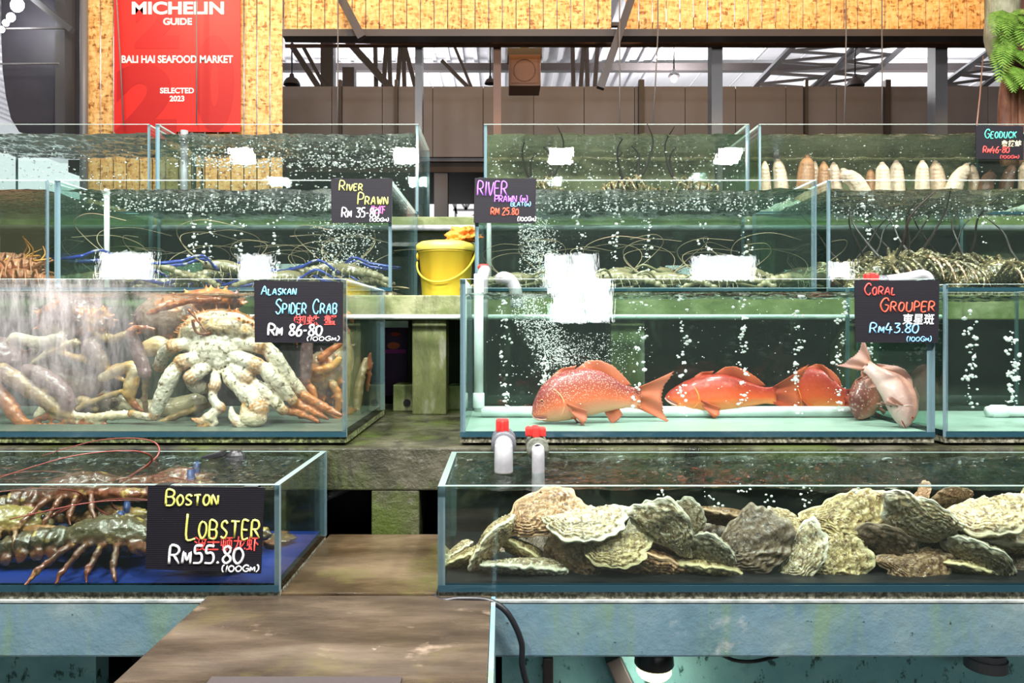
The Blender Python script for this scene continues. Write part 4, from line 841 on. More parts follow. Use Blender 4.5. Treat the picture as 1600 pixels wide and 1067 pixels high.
FM = {'red': (fish_mat('red_grouper_skin', (0.27, 0.04, 0.04), (0.66, 0.13, 0.05), (0.86, 0.40, 0.22), (0.85, 0.55, 0.42), 230), fin_mat('red_fin', (0.70, 0.16, 0.06), (0.78, 0.24, 0.14))),
      'deep': (fish_mat('deep_red_grouper_skin', (0.36, 0.028, 0.016), (0.66, 0.09, 0.022), (0.85, 0.28, 0.05), (0.55, 0.1, 0.05)), fin_mat('deep_red_fin', (0.55, 0.07, 0.025), (0.72, 0.16, 0.06))),
      'brown': (fish_mat('brown_red_grouper_skin', (0.20, 0.045, 0.035), (0.42, 0.12, 0.07), (0.6, 0.25, 0.16), (0.6, 0.4, 0.35)), fin_mat('brown_red_fin', (0.45, 0.14, 0.08), (0.62, 0.24, 0.15))),
      'pink': (fish_mat('pale_pink_grouper_skin', (0.62, 0.26, 0.20), (0.58, 0.34, 0.31), (0.62, 0.42, 0.38), (0.6, 0.36, 0.32), 140), fin_mat('pink_fin', (0.62, 0.27, 0.18), (0.68, 0.36, 0.32)))}
M['eye'] = plain('dark_fish_eye', (0.01, 0.01, 0.012), .1, coat=1.0); M['iris'] = plain('orange_iris', (0.55, 0.12, 0.04), .25)
M['mouth'] = plain('mouth_lining', (0.16, 0.03, 0.03), .4); M['lip'] = plain('pale_lip', (0.62, 0.3, 0.24), .4)
TOP = [(0, .0), (.03, .06), (.08, .115), (.16, .185), (.26, .235), (.38, .262), (.5, .258), (.62, .225), (.75, .165), (.86, .11), (.94, .095), (1, .105)]
BOT = [(0, -.03), (.03, -.075), (.08, -.11), (.16, -.145), (.28, -.17), (.42, -.175), (.55, -.165), (.68, -.14), (.8, -.105), (.9, -.085), (1, -.1)]
WID = [(0, .02), (.05, .06), (.12, .092), (.22, .125), (.36, .135), (.5, .118), (.65, .085), (.8, .05), (.92, .028), (1, .018)]
def ip(tab, s): return float(np.interp(s, [a for a, _ in tab], [c for _, c in tab]))
def fish(label, spine, up, kind, side, tall=1.0, fins='dapvt', tailspan=.36, wide=1.0, tailtwist=0.0, open_mouth=True):
    """spine: world points nose->tail root; side: unit vector from the fish towards the viewer"""
    skin, finm = FM[kind]; sp = spline(spine, 10); L = sum((sp[i + 1] - sp[i]).length for i in range(len(sp) - 1))
    def at(s):
        d = s * L; i = 0
        while i < len(sp) - 2 and d > (sp[i + 1] - sp[i]).length: d -= (sp[i + 1] - sp[i]).length; i += 1
        seg = sp[i + 1] - sp[i]; t = seg.normalized(); p = sp[i] + t * d
        u = (Vector(up) - t * Vector(up).dot(t)).normalized(); w = t.cross(u)
        if w.dot(Vector(side)) < 0: w = -w
        return p, t, u, w
    c, t, u, w = at(.4); low = c - u * .18 * L
    o = thing('coral_grouper', label, 'fish', low)
    def attr(ob, vals):
        a = ob.data.attributes.new('Side', 'FLOAT', 'POINT'); a.data.foreach_set('value', vals); return ob
    ns, na = 44, 28; vs = []; val = []
    for i in range(ns):
        s = i / (ns - 1); s = s ** 1.25; p, t, u, w = at(s); T = ip(TOP, s) * tall * L; Bt = ip(BOT, s) * tall * L; Wd = ip(WID, s) * wide * L
        mid = (T + Bt) / 2; h = (T - Bt) / 2
        for k in range(na):
            a = 2 * math.pi * k / na; sn = math.sin(a); cs = math.cos(a)
            vs.append(p + u * (mid + h * sn) + w * (Wd * math.copysign(abs(cs) ** .85, cs) * (1 + .12 * (sn < 0))))
            val.append((sn + 1) / 2)
    fs = [(i * na + k, i * na + (k + 1) % na, (i + 1) * na + (k + 1) % na, (i + 1) * na + k) for i in range(ns - 1) for k in range(na)] + [tuple(range(na))[::-1], tuple(range((ns - 1) * na, ns * na))]
    b = MB(); b.add(vs, fs); attr(b.build('body', [skin], o, True, weld=False), val)
    def fin(name, base, tips, ribs=14, th=.0016, wob=.004):
        """base/tips: point lists of equal length; a rayed membrane with notched edge"""
        vs = []; vl = []; nb = len(base); nr = 7
        bq = [Vector(x) for x in base]; tq = [Vector(x) for x in tips]; n = ribs * 2
        for side_ in (-1, 1):
            for i in range(n + 1):
                f = i / n * (nb - 1); k = min(nb - 2, int(f)); fr = f - k; pb = bq[k].lerp(bq[k + 1], fr); pt = tq[k].lerp(tq[k + 1], fr)
                pt = pb.lerp(pt, 1.0 if i % 2 == 0 else .95)
                for j in range(nr + 1):
                    q = pb.lerp(pt, j / nr); tk = th * (1 - .6 * j / nr) * (1.6 if i % 2 == 0 else .6)
                    vs.append(q + w0 * (side_ * tk) + w0 * wob * math.sin(j / nr * 2.5 + i * .4)); vl.append(j / nr)
        m_ = (n + 1) * (nr + 1); fs = []
        for s_ in (0, 1):
            for i in range(n):
                for j in range(nr):
                    a = s_ * m_ + i * (nr + 1) + j; q4 = (a, a + 1, a + nr + 2, a + nr + 1); fs.append(q4 if s_ else q4[::-1])
        def st(a, c): fs.append((a, c, c + m_, a + m_))
        for i in range(n): st(i * (nr + 1), (i + 1) * (nr + 1)); st(i * (nr + 1) + nr, (i + 1) * (nr + 1) + nr)
        for j in range(nr): st(j, j + 1); st(n * (nr + 1) + j, n * (nr + 1) + j + 1)
        b = MB(); b.add(vs, fs); attr(b.build(name, [finm], o, True, weld=False), vl)
    def bp(s, f, off=0.0):
        p, t, u, w = at(s); T = ip(TOP, s) * tall * L; Bt = ip(BOT, s) * tall * L; return p + u * (Bt + (T - Bt) * f) + w * off * L
    p, t, u, w0 = at(.95); ue = (u * math.cos(tailtwist) + w0 * math.sin(tailtwist))
    if 't' in fins:
        base = [bp(.96, .06), bp(.97, .3), bp(.975, .5), bp(.97, .7), bp(.96, .94)]
        e = at(1.0)[0]; tips = [e + t * .30 * L - ue * tailspan * .52 * L, e + t * .235 * L - ue * tailspan * .28 * L, e + t * .205 * L, e + t * .235 * L + ue * tailspan * .30 * L, e + t * .31 * L + ue * tailspan * .60 * L]
        fin('tail_fin', base, tips, 16)
    if 'd' in fins:
        ss = [.42, .5, .58, .68, .78, .86]; hh = [.015, .075, .10, .10, .075, .015]
        base = [bp(s, .97) for s in ss]; tips = [bp(s + .05, 1.0) + at(s)[2] * h * L for s, h in zip(ss, hh)]; fin('dorsal_fin', base, tips, 14)
        ss = [.24, .32, .42]; hh = [.01, .03, .03]; fin('spiny_dorsal_fin', [bp(s, .97) for s in ss], [bp(s + .03, 1.0) + at(s)[2] * h * L for s, h in zip(ss, hh)], 8)
    if 'a' in fins:
        ss = [.66, .72, .8]; base = [bp(s, .06) for s in ss]; tips = [bp(s + .05, .0) - at(s)[2] * h * L for s, h in zip(ss, (.05, .13, .06))]; fin('anal_fin', base, tips, 9)
    if 'p' in fins:
        w0 = at(.3)[3]; base = [bp(.30, .42, .128), bp(.305, .33, .128), bp(.31, .24, .12)]; tips = [bp(.46, .18, .17), bp(.45, .02, .18), bp(.40, -.08, .17)]; fin('pectoral_fin', base, tips, 9)
    if 'v' in fins:
        w0 = at(.3)[3]
        for sd in (.07, -.07):
            base = [bp(.31, .08, sd), bp(.34, .06, sd), bp(.36, .05, sd * .8)]; tips = [bp(.45, -.14, sd * 1.6), bp(.43, -.18, sd * 1.6), bp(.42, -.16, sd)]; fin('pelvic_fin', base, tips, 7)
    for sd in (1, -1):
        s = .125; p, t, u, w = at(s); q = bp(s, .73) + w * sd * ip(WID, s) * wide * L * .82
        b = MB(); b.ell(q, (.017 * L,) * 3); e = b.build('eye', [M['iris']], o, True)
        b = MB(); b.ell(q + w * sd * .008 * L, (.0105 * L,) * 3); b.build('pupil', [M['eye']], e, True)
    if open_mouth:
        p, t, u, w = at(.0); b = MB(); q = [bp(.004, .28, .0) + w * .02 * L, bp(.03, .26) + w * .055 * L, bp(.075, .22) + w * .082 * L, bp(.105, .17) + w * .092 * L]
        b.tube(spline(q, 4), [.008 * L, .011 * L, .008 * L, .003 * L], 8); b.build('mouth_line', [M['mouth']], o, True)
        b = MB(); q = [bp(.0, .10) + w * .02 * L, bp(.03, .13) + w * .058 * L, bp(.075, .13) + w * .084 * L, bp(.105, .15) + w * .093 * L]
        b.tube(spline(q, 4), [.010 * L, .011 * L, .008 * L, .003 * L], 8); b.build('lower_lip', [M['lip']], o, True)
    # gill cover edge
    b = MB(); q = [bp(.245, .78, .105), bp(.275, .6, .128), bp(.285, .42, .134), bp(.26, .25, .126), bp(.22, .12, .10)]
    b.tube(spline(q, 5), [.003 * L, .006 * L, .007 * L, .005 * L, .002 * L], 8); b.build('gill_edge', [skin], o, True)
    me = o.children[-1].data; a = me.attributes.new('Side', 'FLOAT', 'POINT'); a.data.foreach_set('value', [.62] * len(me.vertices))
    return o
VW = (0, -1, 0)
fish('big red grouper with pale speckles, nosing along the tank floor by itself', [P(831, 646, 1.84), P(880, 627, 1.84), P(930, 619, 1.85), P(970, 621, 1.86), P(1000, 622, 1.87)], (.06, 0, 1), 'red', VW, 1.0, tailspan=.42)
fish('long deep red grouper lying behind the tail of the speckled one', [P(1040, 618, 2.0), P(1080, 622, 1.99), P(1130, 620, 1.98), P(1180, 619, 1.98), P(1212, 618, 1.98)], (0, 0, 1), 'deep', VW, .82, tailspan=.46)
fish('short deep red grouper with its tail raised beside the brownish one', [P(1226, 628, 2.12), P(1255, 622, 2.10), P(1285, 618, 2.06), P(1310, 622, 2.02), P(1322, 626, 2.0)], (0, 0, 1), 'deep', VW, 1.75, tailspan=.65, wide=.9, fins='dapt')
fish('brownish red grouper turned away, fins spread over the tank floor', [P(1338, 652, 1.9), P(1348, 632, 1.92), P(1362, 616, 1.96), P(1384, 606, 2.0)], (-.5, -.2, 1), 'brown', VW, 1.25, tailspan=.5, wide=1.2, open_mouth=False)
fish('pale pink grouper diving head down near the tank corner', [P(1416, 668, 1.765), P(1409, 640, 1.772), P(1394, 610, 1.785), P(1368, 584, 1.81), P(1352, 571, 1.83)], (.7, 0, 1), 'pink', VW, .95, tailspan=.5)
# ------------------------------------------------------------------ oysters
def oyster_mat():
    m, nt, out = newmat('oyster_shell'); v = coords(nt); oi = nt.nodes.new('ShaderNodeObjectInfo')
    at = nd(nt, 'ShaderNodeAttribute', attribute_name='Side'); lm = nd(nt, 'ShaderNodeAttribute', attribute_name='Lam')
    ad = nt.nodes.new('ShaderNodeMath'); ad.operation = 'MULTIPLY_ADD'; nt.links.new(noise(nt, v, 9, 9, .72, .8), ad.inputs[0]); ad.inputs[1].default_value = 1.0; l2 = nd(nt, 'ShaderNodeMath', operation='MULTIPLY_ADD'); nt.links.new(lm.outputs['Fac'], l2.inputs[0]); l2.inputs[1].default_value = .38; l2.inputs[2].default_value = .08; nt.links.new(l2.outputs[0], ad.inputs[2])
    band = ramp(nt, ad.outputs[0], [(0.42, (0.055, 0.035, 0.02)), (0.60, (0.20, 0.13, 0.07)), (0.80, (0.46, 0.36, 0.21)), (1.0, (0.74, 0.66, 0.50))])
    c = mixc(nt, ramp(nt, noise(nt, v, 14, 5, .6), [(.56, 0.0), (.68, .6)]), band, (0.34, 0.27, 0.07))
    c = mixc(nt, ramp(nt, noise(nt, coords(nt, 'Object', (1, 1.3, 1)), 17, 6, .65), [(.53, 0.0), (.62, .9)]), c, (0.12, 0.05, 0.03))
    c = mixc(nt, ramp(nt, noise(nt, coords(nt, 'Object', (1.3, 1, 1)), 20, 6, .7), [(.54, 0.0), (.62, .9)]), c, (0.84, 0.80, 0.70))
    c = mixc(nt, ramp(nt, at.outputs['Fac'], [(.86, 0.0), (.98, .8)]), c, (0.92, 0.88, 0.76))
    tint = mixc(nt, 1.0, c, (1, 1, 1), 'MULTIPLY'); nt.links.new(oi.outputs['Color'], tint.node.inputs[7]); c = tint
    b = nd(nt, 'ShaderNodeBsdfPrincipled', Roughness=.42); nt.links.new(c, b.inputs['Base Color']); b.inputs['Coat Weight'].default_value = .35; b.inputs['Coat Roughness'].default_value = .2
    bn = nd(nt, 'ShaderNodeBump', Strength=.6, Distance=.005); nt.links.new(ad.outputs[0], bn.inputs['Height'])
    b2 = nd(nt, 'ShaderNodeBump', Strength=.35, Distance=.004); nt.links.new(noise(nt, v, 40, 6, .6), b2.inputs['Height']); nt.links.new(bn.outputs[0], b2.inputs['Normal'])
    nt.links.new(b2.outputs[0], b.inputs['Normal']); nt.links.new(b.outputs[0], out.inputs[0]); return m
M['oyster'] = oyster_mat()
def oyster_mesh(seed, plump=1.0, wide=.5):
    """unit-length shell lying along x, hinge at -x: cupped valve below, flatter valve above, both stepped with frilled growth layers"""
    rr = random.Random(seed); ph = [rr.uniform(0, 6.28) for _ in range(6)]; vs = []; val = []; lam = []
    nr, na = 40, 96; bend = rr.uniform(-.10, .10)
    def outline(a):
        c = math.cos(a); w = wide * (.62 + .38 * c) if c > -1 else 0
        x = .5 * c; y = wide * .5 * math.sin(a) * (1.0 + .32 * c)
        k = 1 + .07 * math.sin(3 * a + ph[0]) + .05 * math.sin(5 * a + ph[1]) + .035 * math.sin(9 * a + ph[2]) + .025 * math.sin(17 * a + ph[3])
        return x * k, y * k + bend * (x * x * 4 - .5)
    for side in (1, -1):
        for j in range(nr + 1):
            r = j / nr
            for i in range(na):
                a = 2 * math.pi * i / na; ox, oy = outline(a); cx = -.22 * (1 - r)
                x = cx + (ox - 0) * r; y = oy * r
                fr = mnoise.fractal(Vector((x * 7, y * 7, seed + side * 3)), .7, 2.0, 5)
                lay = r * 6 + fr * .9; st = (math.floor(lay) + min(1, ((lay % 1)) * 2.2)) / 6
                dome = max(0.0, 1 - max(0.0, min(1, st)) ** 1.9) ** .8
                h = (.125 if side > 0 else .17) * plump * dome + .018 * fr + .017 * (lay % 1)
                edge = .012 + .020 * mnoise.noise(Vector((math.cos(a) * 5, math.sin(a) * 5, seed)))
                z = side * (h + .014) * (1 if r < .97 else .6) + edge * r * r * 2.2
                vs.append((x, y, z)); val.append(r); lam.append(lay % 1 if lay > 0 else 0.0)
    m_ = (nr + 1) * na; fs = []
    for s in (0, 1):
        for j in range(nr):
            for i in range(na):
                q = (s * m_ + j * na + i, s * m_ + j * na + (i + 1) % na, s * m_ + (j + 1) * na + (i + 1) % na, s * m_ + (j + 1) * na + i); fs.append(q if s == 0 else q[::-1])
    for i in range(na): fs.append((nr * na + i, nr * na + (i + 1) % na, m_ + nr * na + (i + 1) % na, m_ + nr * na + i))
    me = bpy.data.meshes.new('oyster'); me.from_pydata(vs, [], fs); a = me.attributes.new('Side', 'FLOAT', 'POINT'); a.data.foreach_set('value', val)
    a = me.attributes.new('Lam', 'FLOAT', 'POINT'); a.data.foreach_set('value', lam)
    me.materials.append(M['oyster']); me.polygons.foreach_set('use_smooth', [True] * len(me.polygons)); return me
OM = [oyster_mesh(3, 1.0, .56), oyster_mesh(8, .8, .50), oyster_mesh(15, 1.2, .62), oyster_mesh(21, .9, .44), oyster_mesh(34, 1.1, .70), oyster_mesh(47, .7, .52)]
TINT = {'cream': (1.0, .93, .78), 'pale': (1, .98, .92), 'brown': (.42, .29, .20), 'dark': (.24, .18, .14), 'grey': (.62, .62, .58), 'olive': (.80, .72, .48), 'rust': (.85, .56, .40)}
ORD = 'first second third fourth fifth sixth seventh eighth ninth tenth eleventh twelfth thirteenth fourteenth fifteenth sixteenth seventeenth eighteenth nineteenth twentieth'.split()
# cx, cy, length px, angle (deg, hinge end pointing), roll about its length (0 = broad side to the viewer), nod, depth, mesh, colour, layer
OY = [(732, 872, 92, 200, 60, 0, 1.40, 1, 'olive', 'low'), (768, 848, 110, 232, 52, 0, 1.38, 3, 'cream', 'mid'), (716, 862, 60, 215, 70, 0, 1.44, 0, 'cream', 'low'), (818, 862, 100, 148, 62, 0, 1.40, 3, 'olive', 'mid'),
      (822, 888, 128, 176, 62, 0, 1.37, 5, 'grey', 'low'), (850, 806, 130, 18, 30, 8, 1.40, 0, 'rust', 'top'), (914, 818, 136, 6, 58, 0, 1.37, 1, 'pale', 'top'), (900, 876, 116, 132, 30, 0, 1.38, 4, 'brown', 'low'),
      (958, 856, 116, 0, 38, 0, 1.36, 1, 'olive', 'mid'), (1006, 884, 136, 174, 34, 0, 1.38, 0, 'rust', 'low'), (1040, 822, 118, 138, 24, 0, 1.37, 2, 'pale', 'top'), (1045, 862, 104, 160, 56, 0, 1.42, 5, 'brown', 'mid'),
      (1076, 812, 72, 110, 25, 0, 1.42, 4, 'grey', 'top'), (990, 834, 52, 60, 40, 0, 1.45, 4, 'grey', 'mid'), (1110, 862, 100, 150, 40, 0, 1.37, 2, 'grey', 'mid'), (1110, 890, 130, 172, 62, 0, 1.38, 3, 'olive', 'low'),
      (1128, 806, 100, 170, 60, 0, 1.47, 5, 'brown', 'top'), (1172, 848, 130, 40, 30, 0, 1.39, 4, 'dark', 'mid'), (1160, 886, 120, 350, 40, 0, 1.41, 0, 'dark', 'low'), (1232, 824, 84, 320, 40, 0, 1.41, 4, 'cream', 'top'),
      (1320, 810, 138, 10, 28, 0, 1.42, 2, 'olive', 'top'), (1252, 866, 110, 58, 28, 0, 1.37, 1, 'pale', 'mid'), (1302, 874, 112, 20, 22, 0, 1.38, 4, 'olive', 'low'), (1380, 818, 60, 160, 50, 0, 1.47, 0, 'cream', 'top'),
      (1440, 806, 130, 158, 22, 6, 1.38, 0, 'pale', 'top'), (1386, 868, 132, 150, 25, 0, 1.40, 4, 'dark', 'mid'), (1430, 890, 120, 356, 30, 0, 1.37, 2, 'brown', 'low'), (1350, 900, 80, 330, 60, 0, 1.40, 3, 'grey', 'low'),
      (1486, 780, 66, 200, 20, 0, 1.46, 4, 'brown', 'top'), (1540, 806, 150, 10, 60, 0, 1.40, 1, 'cream', 'top'), (1440, 772, 44, 60, 50, 0, 1.45, 3, 'rust', 'top'), (1480, 848, 100, 160, 45, 0, 1.43, 0, 'grey', 'mid'),
      (1536, 872, 128, 148, 45, 0, 1.37, 3, 'grey', 'mid'), (1530, 894, 120, 166, 62, 0, 1.38, 5, 'olive', 'low'), (1570, 850, 130, 174, 66, 0, 1.42, 3, 'cream', 'mid'), (1612, 790, 60, 60, 30, 0, 1.44, 4, 'olive', 'top'),
      (1600, 826, 110, 2, 64, 0, 1.44, 5, 'olive', 'top'), (1612, 884, 110, 10, 40, 0, 1.40, 0, 'dark', 'low'), (1660, 830, 130, 20, 40, 0, 1.42, 1, 'cream', 'top'), (1680, 880, 130, 170, 40, 0, 1.40, 4, 'brown', 'low'),
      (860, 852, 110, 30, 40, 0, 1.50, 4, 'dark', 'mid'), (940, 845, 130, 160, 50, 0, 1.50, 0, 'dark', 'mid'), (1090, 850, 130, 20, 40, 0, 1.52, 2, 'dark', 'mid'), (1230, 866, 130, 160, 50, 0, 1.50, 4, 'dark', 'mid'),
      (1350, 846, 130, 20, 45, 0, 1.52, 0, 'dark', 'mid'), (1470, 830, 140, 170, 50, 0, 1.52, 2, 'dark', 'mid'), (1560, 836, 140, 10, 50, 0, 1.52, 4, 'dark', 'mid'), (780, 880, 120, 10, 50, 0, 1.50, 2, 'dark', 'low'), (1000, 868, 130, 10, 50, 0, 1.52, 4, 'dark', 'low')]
WORD = {'cream': 'cream', 'pale': 'whitish', 'brown': 'brown', 'dark': 'dark brown', 'grey': 'grey', 'olive': 'yellow-green', 'rust': 'rusty cream'}
LAY = {'low': 'on the tank floor', 'mid': 'amid the heap', 'top': 'on top of the heap'}
order = {}
for i, t in enumerate(OY):
    order.setdefault((t[8], t[9], t[6] > 1.48), []).append((t[0], i))
seq = {}
for k, l in order.items():
    for n, (_, i) in enumerate(sorted(l)): seq[i] = (n, len(l))
for i, (x, y, ln, ang, roll, nod, Y, k, colr, lay) in enumerate(OY):
    me = OM[k]; o = bpy.data.objects.new('oyster', me); COL.objects.link(o); s = ln * 1.0 / F * Y
    # local x = length, z = broad face; turn broad face to the viewer (-y), then spin in the picture plane
    R0 = Matrix.Rotation(math.radians(90 - roll), 4, 'X'); R1 = Matrix.Rotation(math.radians(-ang), 4, 'Y')
    p = P(x, y, Y)
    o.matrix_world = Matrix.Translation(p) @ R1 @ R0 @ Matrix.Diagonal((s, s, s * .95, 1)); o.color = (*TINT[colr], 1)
    n, tot = seq[i]; deep = ' behind the others' if Y > 1.48 else ''
    tag(o, '%s%s oyster from the valve end, %s%s' % ((ORD[n] + ' ') if tot > 1 else 'only ', WORD[colr], LAY[lay], ', half hidden' if Y > 1.48 else ''), 'oyster', 'oysters heaped in the long low tank')
# ------------------------------------------------------------------ lobsters on the blue floor
M['lobster'] = critter('dark_lobster_shell', .3, (0.50, 0.36, 0.10), 38, .58, .72, .8, 80, .5, .8)
def lobster(label, base, ang, sc, c_body, c_claw, pitch=0, roll=0, claws=1.0, seed=1):
    o = thing('lobster', label, 'lobster', base); B = Blob()
    B.chain([(.02, 0, .045), (.07, 0, .05), (.12, 0, .046), (.155, 0, .04)], [.026, .034, .031, .014], c_body, c_body, sides=14)
    B.spike((.15, 0, .055), (.03, 0, .006), .006, c_body)
    for k in range(6):
        x = -.005 - k * .026; z = .043 - (k ** 2) * .0011; r = .029 - k * .0022
        B.ell((x, 0, z), (.0165, r, r * .82), c_body, col2=tuple(v * .8 for v in c_body)); B.ell((x - .010, 0, z), (.006, r * 1.06, r * .88), tuple(v * .55 for v in c_body))
        for sd in (-1, 1): B.ell((x, sd * r * .95, z - .016), (.011, .006, .011), c_claw)
    for sd in (-1, 1):
        B.ell((-.175, sd * .016, .010), (.03, .015, .005), c_body, Matrix.Rotation(sd * -.35, 3, 'Z')); B.ell((-.165, sd * .036, .010), (.027, .013, .005), c_claw, Matrix.Rotation(sd * -.8, 3, 'Z'))
    B.ell((-.185, 0, .010), (.03, .012, .005), c_body)
    rr = random.Random(seed)
    for sd in (-1, 1):
        for k in range(4):
            x = .10 - k * .026; B.chain([(x, sd * .025, .035), (x + .015, sd * .062, .048), (x + .02 - k * .012, sd * .088, .02), (x + .03 - k * .02, sd * .10, .002)], [.007, .006, .005, .003], c_claw, c_claw, sides=8)
        B.chain([(.12, sd * .022, .035), (.15, sd * .05, .04), (.185, sd * .062, .035), (.205, sd * .058, .032)], [.010, .012, .014, .012], c_claw, c_claw)
        w = 1.12 if sd > 0 else .95
        B.ell((.25, sd * .052, .032), (.052 * w, .030 * w, .022 * w), c_claw, col2=tuple(v * .8 for v in c_claw))
        B.chain([(.27, sd * .062, .032), (.31, sd * .060, .032), (.335, sd * .048, .032)], [.018 * w, .014 * w, .004], c_claw, c_body)
        B.chain([(.265, sd * .03, .032), (.30, sd * .026, .032), (.33, sd * .034, .032)], [.011 * w, .010 * w, .003], c_claw, c_body)
    b = B.build('shell', M['lobster'], o, 0.0034, .0030, 75, 0, shift=False)
    f = MB()
    for sd in (-1, 1): f.tube(spline([(.15, sd * .012, .05), (.22, sd * .03, .09), (.20, sd * .07, .12), (.10, sd * .10, .13), (-.02, sd * .12, .11)], 6), [.0022, .0018, .0012, .0008], 6)
    f.build('feelers', [M['feelred']], o, True, shift=False)
    for sd in (-1, 1):
        e = MB(); e.ell((.15, sd * .014, .058), (.005,) * 3); e.build('eye', [M['eye']], o, True, shift=False)
        bnd = MB(); bnd.tube([(.287, sd * .046, .032), (.297, sd * .046, .032)], [.0335, .0335], 20, flat=.62); bnd.build('rubber_band', [M['band']], o, True, shift=False)
    o.rotation_euler = (roll, pitch, ang); o.scale = (sc,) * 3; return o
M['feelred'] = plain('dark_red_feeler', (0.16, 0.03, 0.02), .4); M['band'] = plain('dark_blue_rubber_band', (0.03, 0.05, 0.16), .5)
zf1 = ZB1 + .0135
def onfloor(px_, Y, z): return Vector(((px_ - CX) / F * Y, Y, z))
lobster('olive lobster with its tail curled towards the front pane', onfloor(100, 1.405, zf1), math.radians(4), 1.12, (.055, .048, .02), (.12, .032, .012), seed=2)
lobster('rusty lobster climbing over the others behind the olive one', onfloor(60, 1.52, zf1 + .055), math.radians(15), 1.05, (.085, .032, .016), (.18, .045, .018), pitch=-.1, seed=3)
lobster('yellowish lobster cut off by the picture edge', onfloor(-70, 1.42, zf1 + .02), math.radians(20), 1.0, (.30, .23, .06), (.26, .12, .04), seed=4)
lobster('dark lobster in the tank corner behind the lobster price board', onfloor(318, 1.54, zf1), math.radians(184), .9, (.09, .06, .03), (.20, .07, .03), seed=5)
# ------------------------------------------------------------------ river prawns
M['prawn'] = critter('glassy_prawn_shell', .25, (0.50, 0.47, 0.33), 50, .6, .75, .15, 90, .6, .3)
M['feel'] = plain('pale_feeler', (0.42, 0.34, 0.2), .4); M['feelblack'] = plain('black_feeler', (0.03, 0.022, 0.018), .4)
def prawn_proto(name, cb, cl, cclaw, group, scale=1.0, longclaw=True):
    o = thing(name, 'x', 'prawn', (0, 0, 0), group); B = Blob()
    B.chain([(.0, 0, .03), (.03, 0, .034), (.06, 0, .033), (.085, 0, .03)], [.014, .017, .015, .007], cb, cb); B.spike((.08, 0, .036), (.035, 0, .01), .0035, cl)
    for k in range(6): B.ell((-.012 - k * .017, 0, .03 - k * k * .0009), (.0115, .0135 - k * .0012, .0135 - k * .0012), cb if k % 2 else cl)
    for sd in (-1, 1): B.ell((-.125, sd * .009, .0), (.018, .007, .0028), cl, Matrix.Rotation(sd * -.5, 3, 'Z'))
    for sd in (-1, 1):
        for k in range(3): B.chain([(.04 - k * .014, sd * .01, .022), (.045 - k * .02, sd * .04, .03), (.04 - k * .024, sd * .055, .0)], [.0028, .0024, .002], cl, cl, sides=6)
        if longclaw: B.chain([(.055, sd * .012, .022), (.09, sd * .05, .05), (.135, sd * .055, .03)], [.0035, .0042, .0045], cclaw, cclaw, sides=8); B.chain([(.135, sd * .055, .03), (.18, sd * .04, .02), (.215, sd * .03, .016)], [.0055, .0055, .002], cclaw, cclaw, sides=8)
    B.build('shell', M['prawn'], o, .0028, .0006, 90, 1, shift=False)
    f = MB()
    for sd in (-1, 1):
        f.tube(spline([(.085, sd * .006, .032), (.14, sd * .03, .075), (.15, sd * .08, .11), (.09, sd * .13, .13), (.0, sd * .15, .12)], 6), [.0011, .0009, .0006, .0004], 5)
    f.build('feelers', [M['feel']], o, True, shift=False)
    for sd in (-1, 1): e = MB(); e.ell((.082, sd * .010, .036), (.0035,) * 3); e.build('eye', [M['eye']], o, True, shift=False)
    o.scale = (scale,) * 3; return o
pA = prawn_proto('river_prawn', (.20, .17, .09), (.30, .26, .15), (.02, .05, .30), 'river prawns in the tank with the white riser pipe', 1.3)
pB = prawn_proto('river_prawn', (.25, .22, .12), (.38, .34, .21), (.22, .21, .11), 'pale river prawns in the tank with the spray', 1.2)
zf3 = ZB3 + .0135; rr = random.Random(11)
def scatter(proto, lst, word, tail):
    order_ = sorted(range(len(lst)), key=lambda i: lst[i][0])
    for n, i in enumerate(order_):
        pxx, Y, up, a = lst[i]; o = proto if n == 0 else copy_tree(proto)
        o.location = onfloor(pxx, Y, zf3 + up + .001); o.rotation_euler = (0, -.1 if up else 0, math.radians(a)); o['label'] = '%s, %s one %s' % (word, ORD[n], tail)
scatter(pA, [(130, 2.50, 0, 20), (205, 2.62, .0, 160), (228, 2.45, .045, 185), (262, 2.75, .0, 40), (300, 2.48, 0, 150), (330, 2.70, .03, 10), (372, 2.50, .03, 200), (395, 2.78, .0, 20), (430, 2.46, 0, 30), (462, 2.65, 0, 170), (500, 2.52, .03, 10), (540, 2.74, 0, 200), (560, 2.48, .02, 160), (585, 2.64, 0, 120), (160, 2.76, 0, 60)],
        'olive river prawn with blue claws', 'counted from the white riser pipe side')
scatter(pB, [(790, 2.50, 0, 20), (840, 2.65, 0, 170), (905, 2.48, 0, 150), (950, 2.60, .02, 20), (985, 2.46, 0, 190), (1025, 2.70, .03, 40), (1060, 2.50, 0, 170), (1110, 2.6, 0, 20), (1150, 2.47, 0, 160), (1190, 2.62, .02, 200), (1225, 2.48, 0, 30)],
        'pale olive river prawn', 'counted from the spray end of the tank')
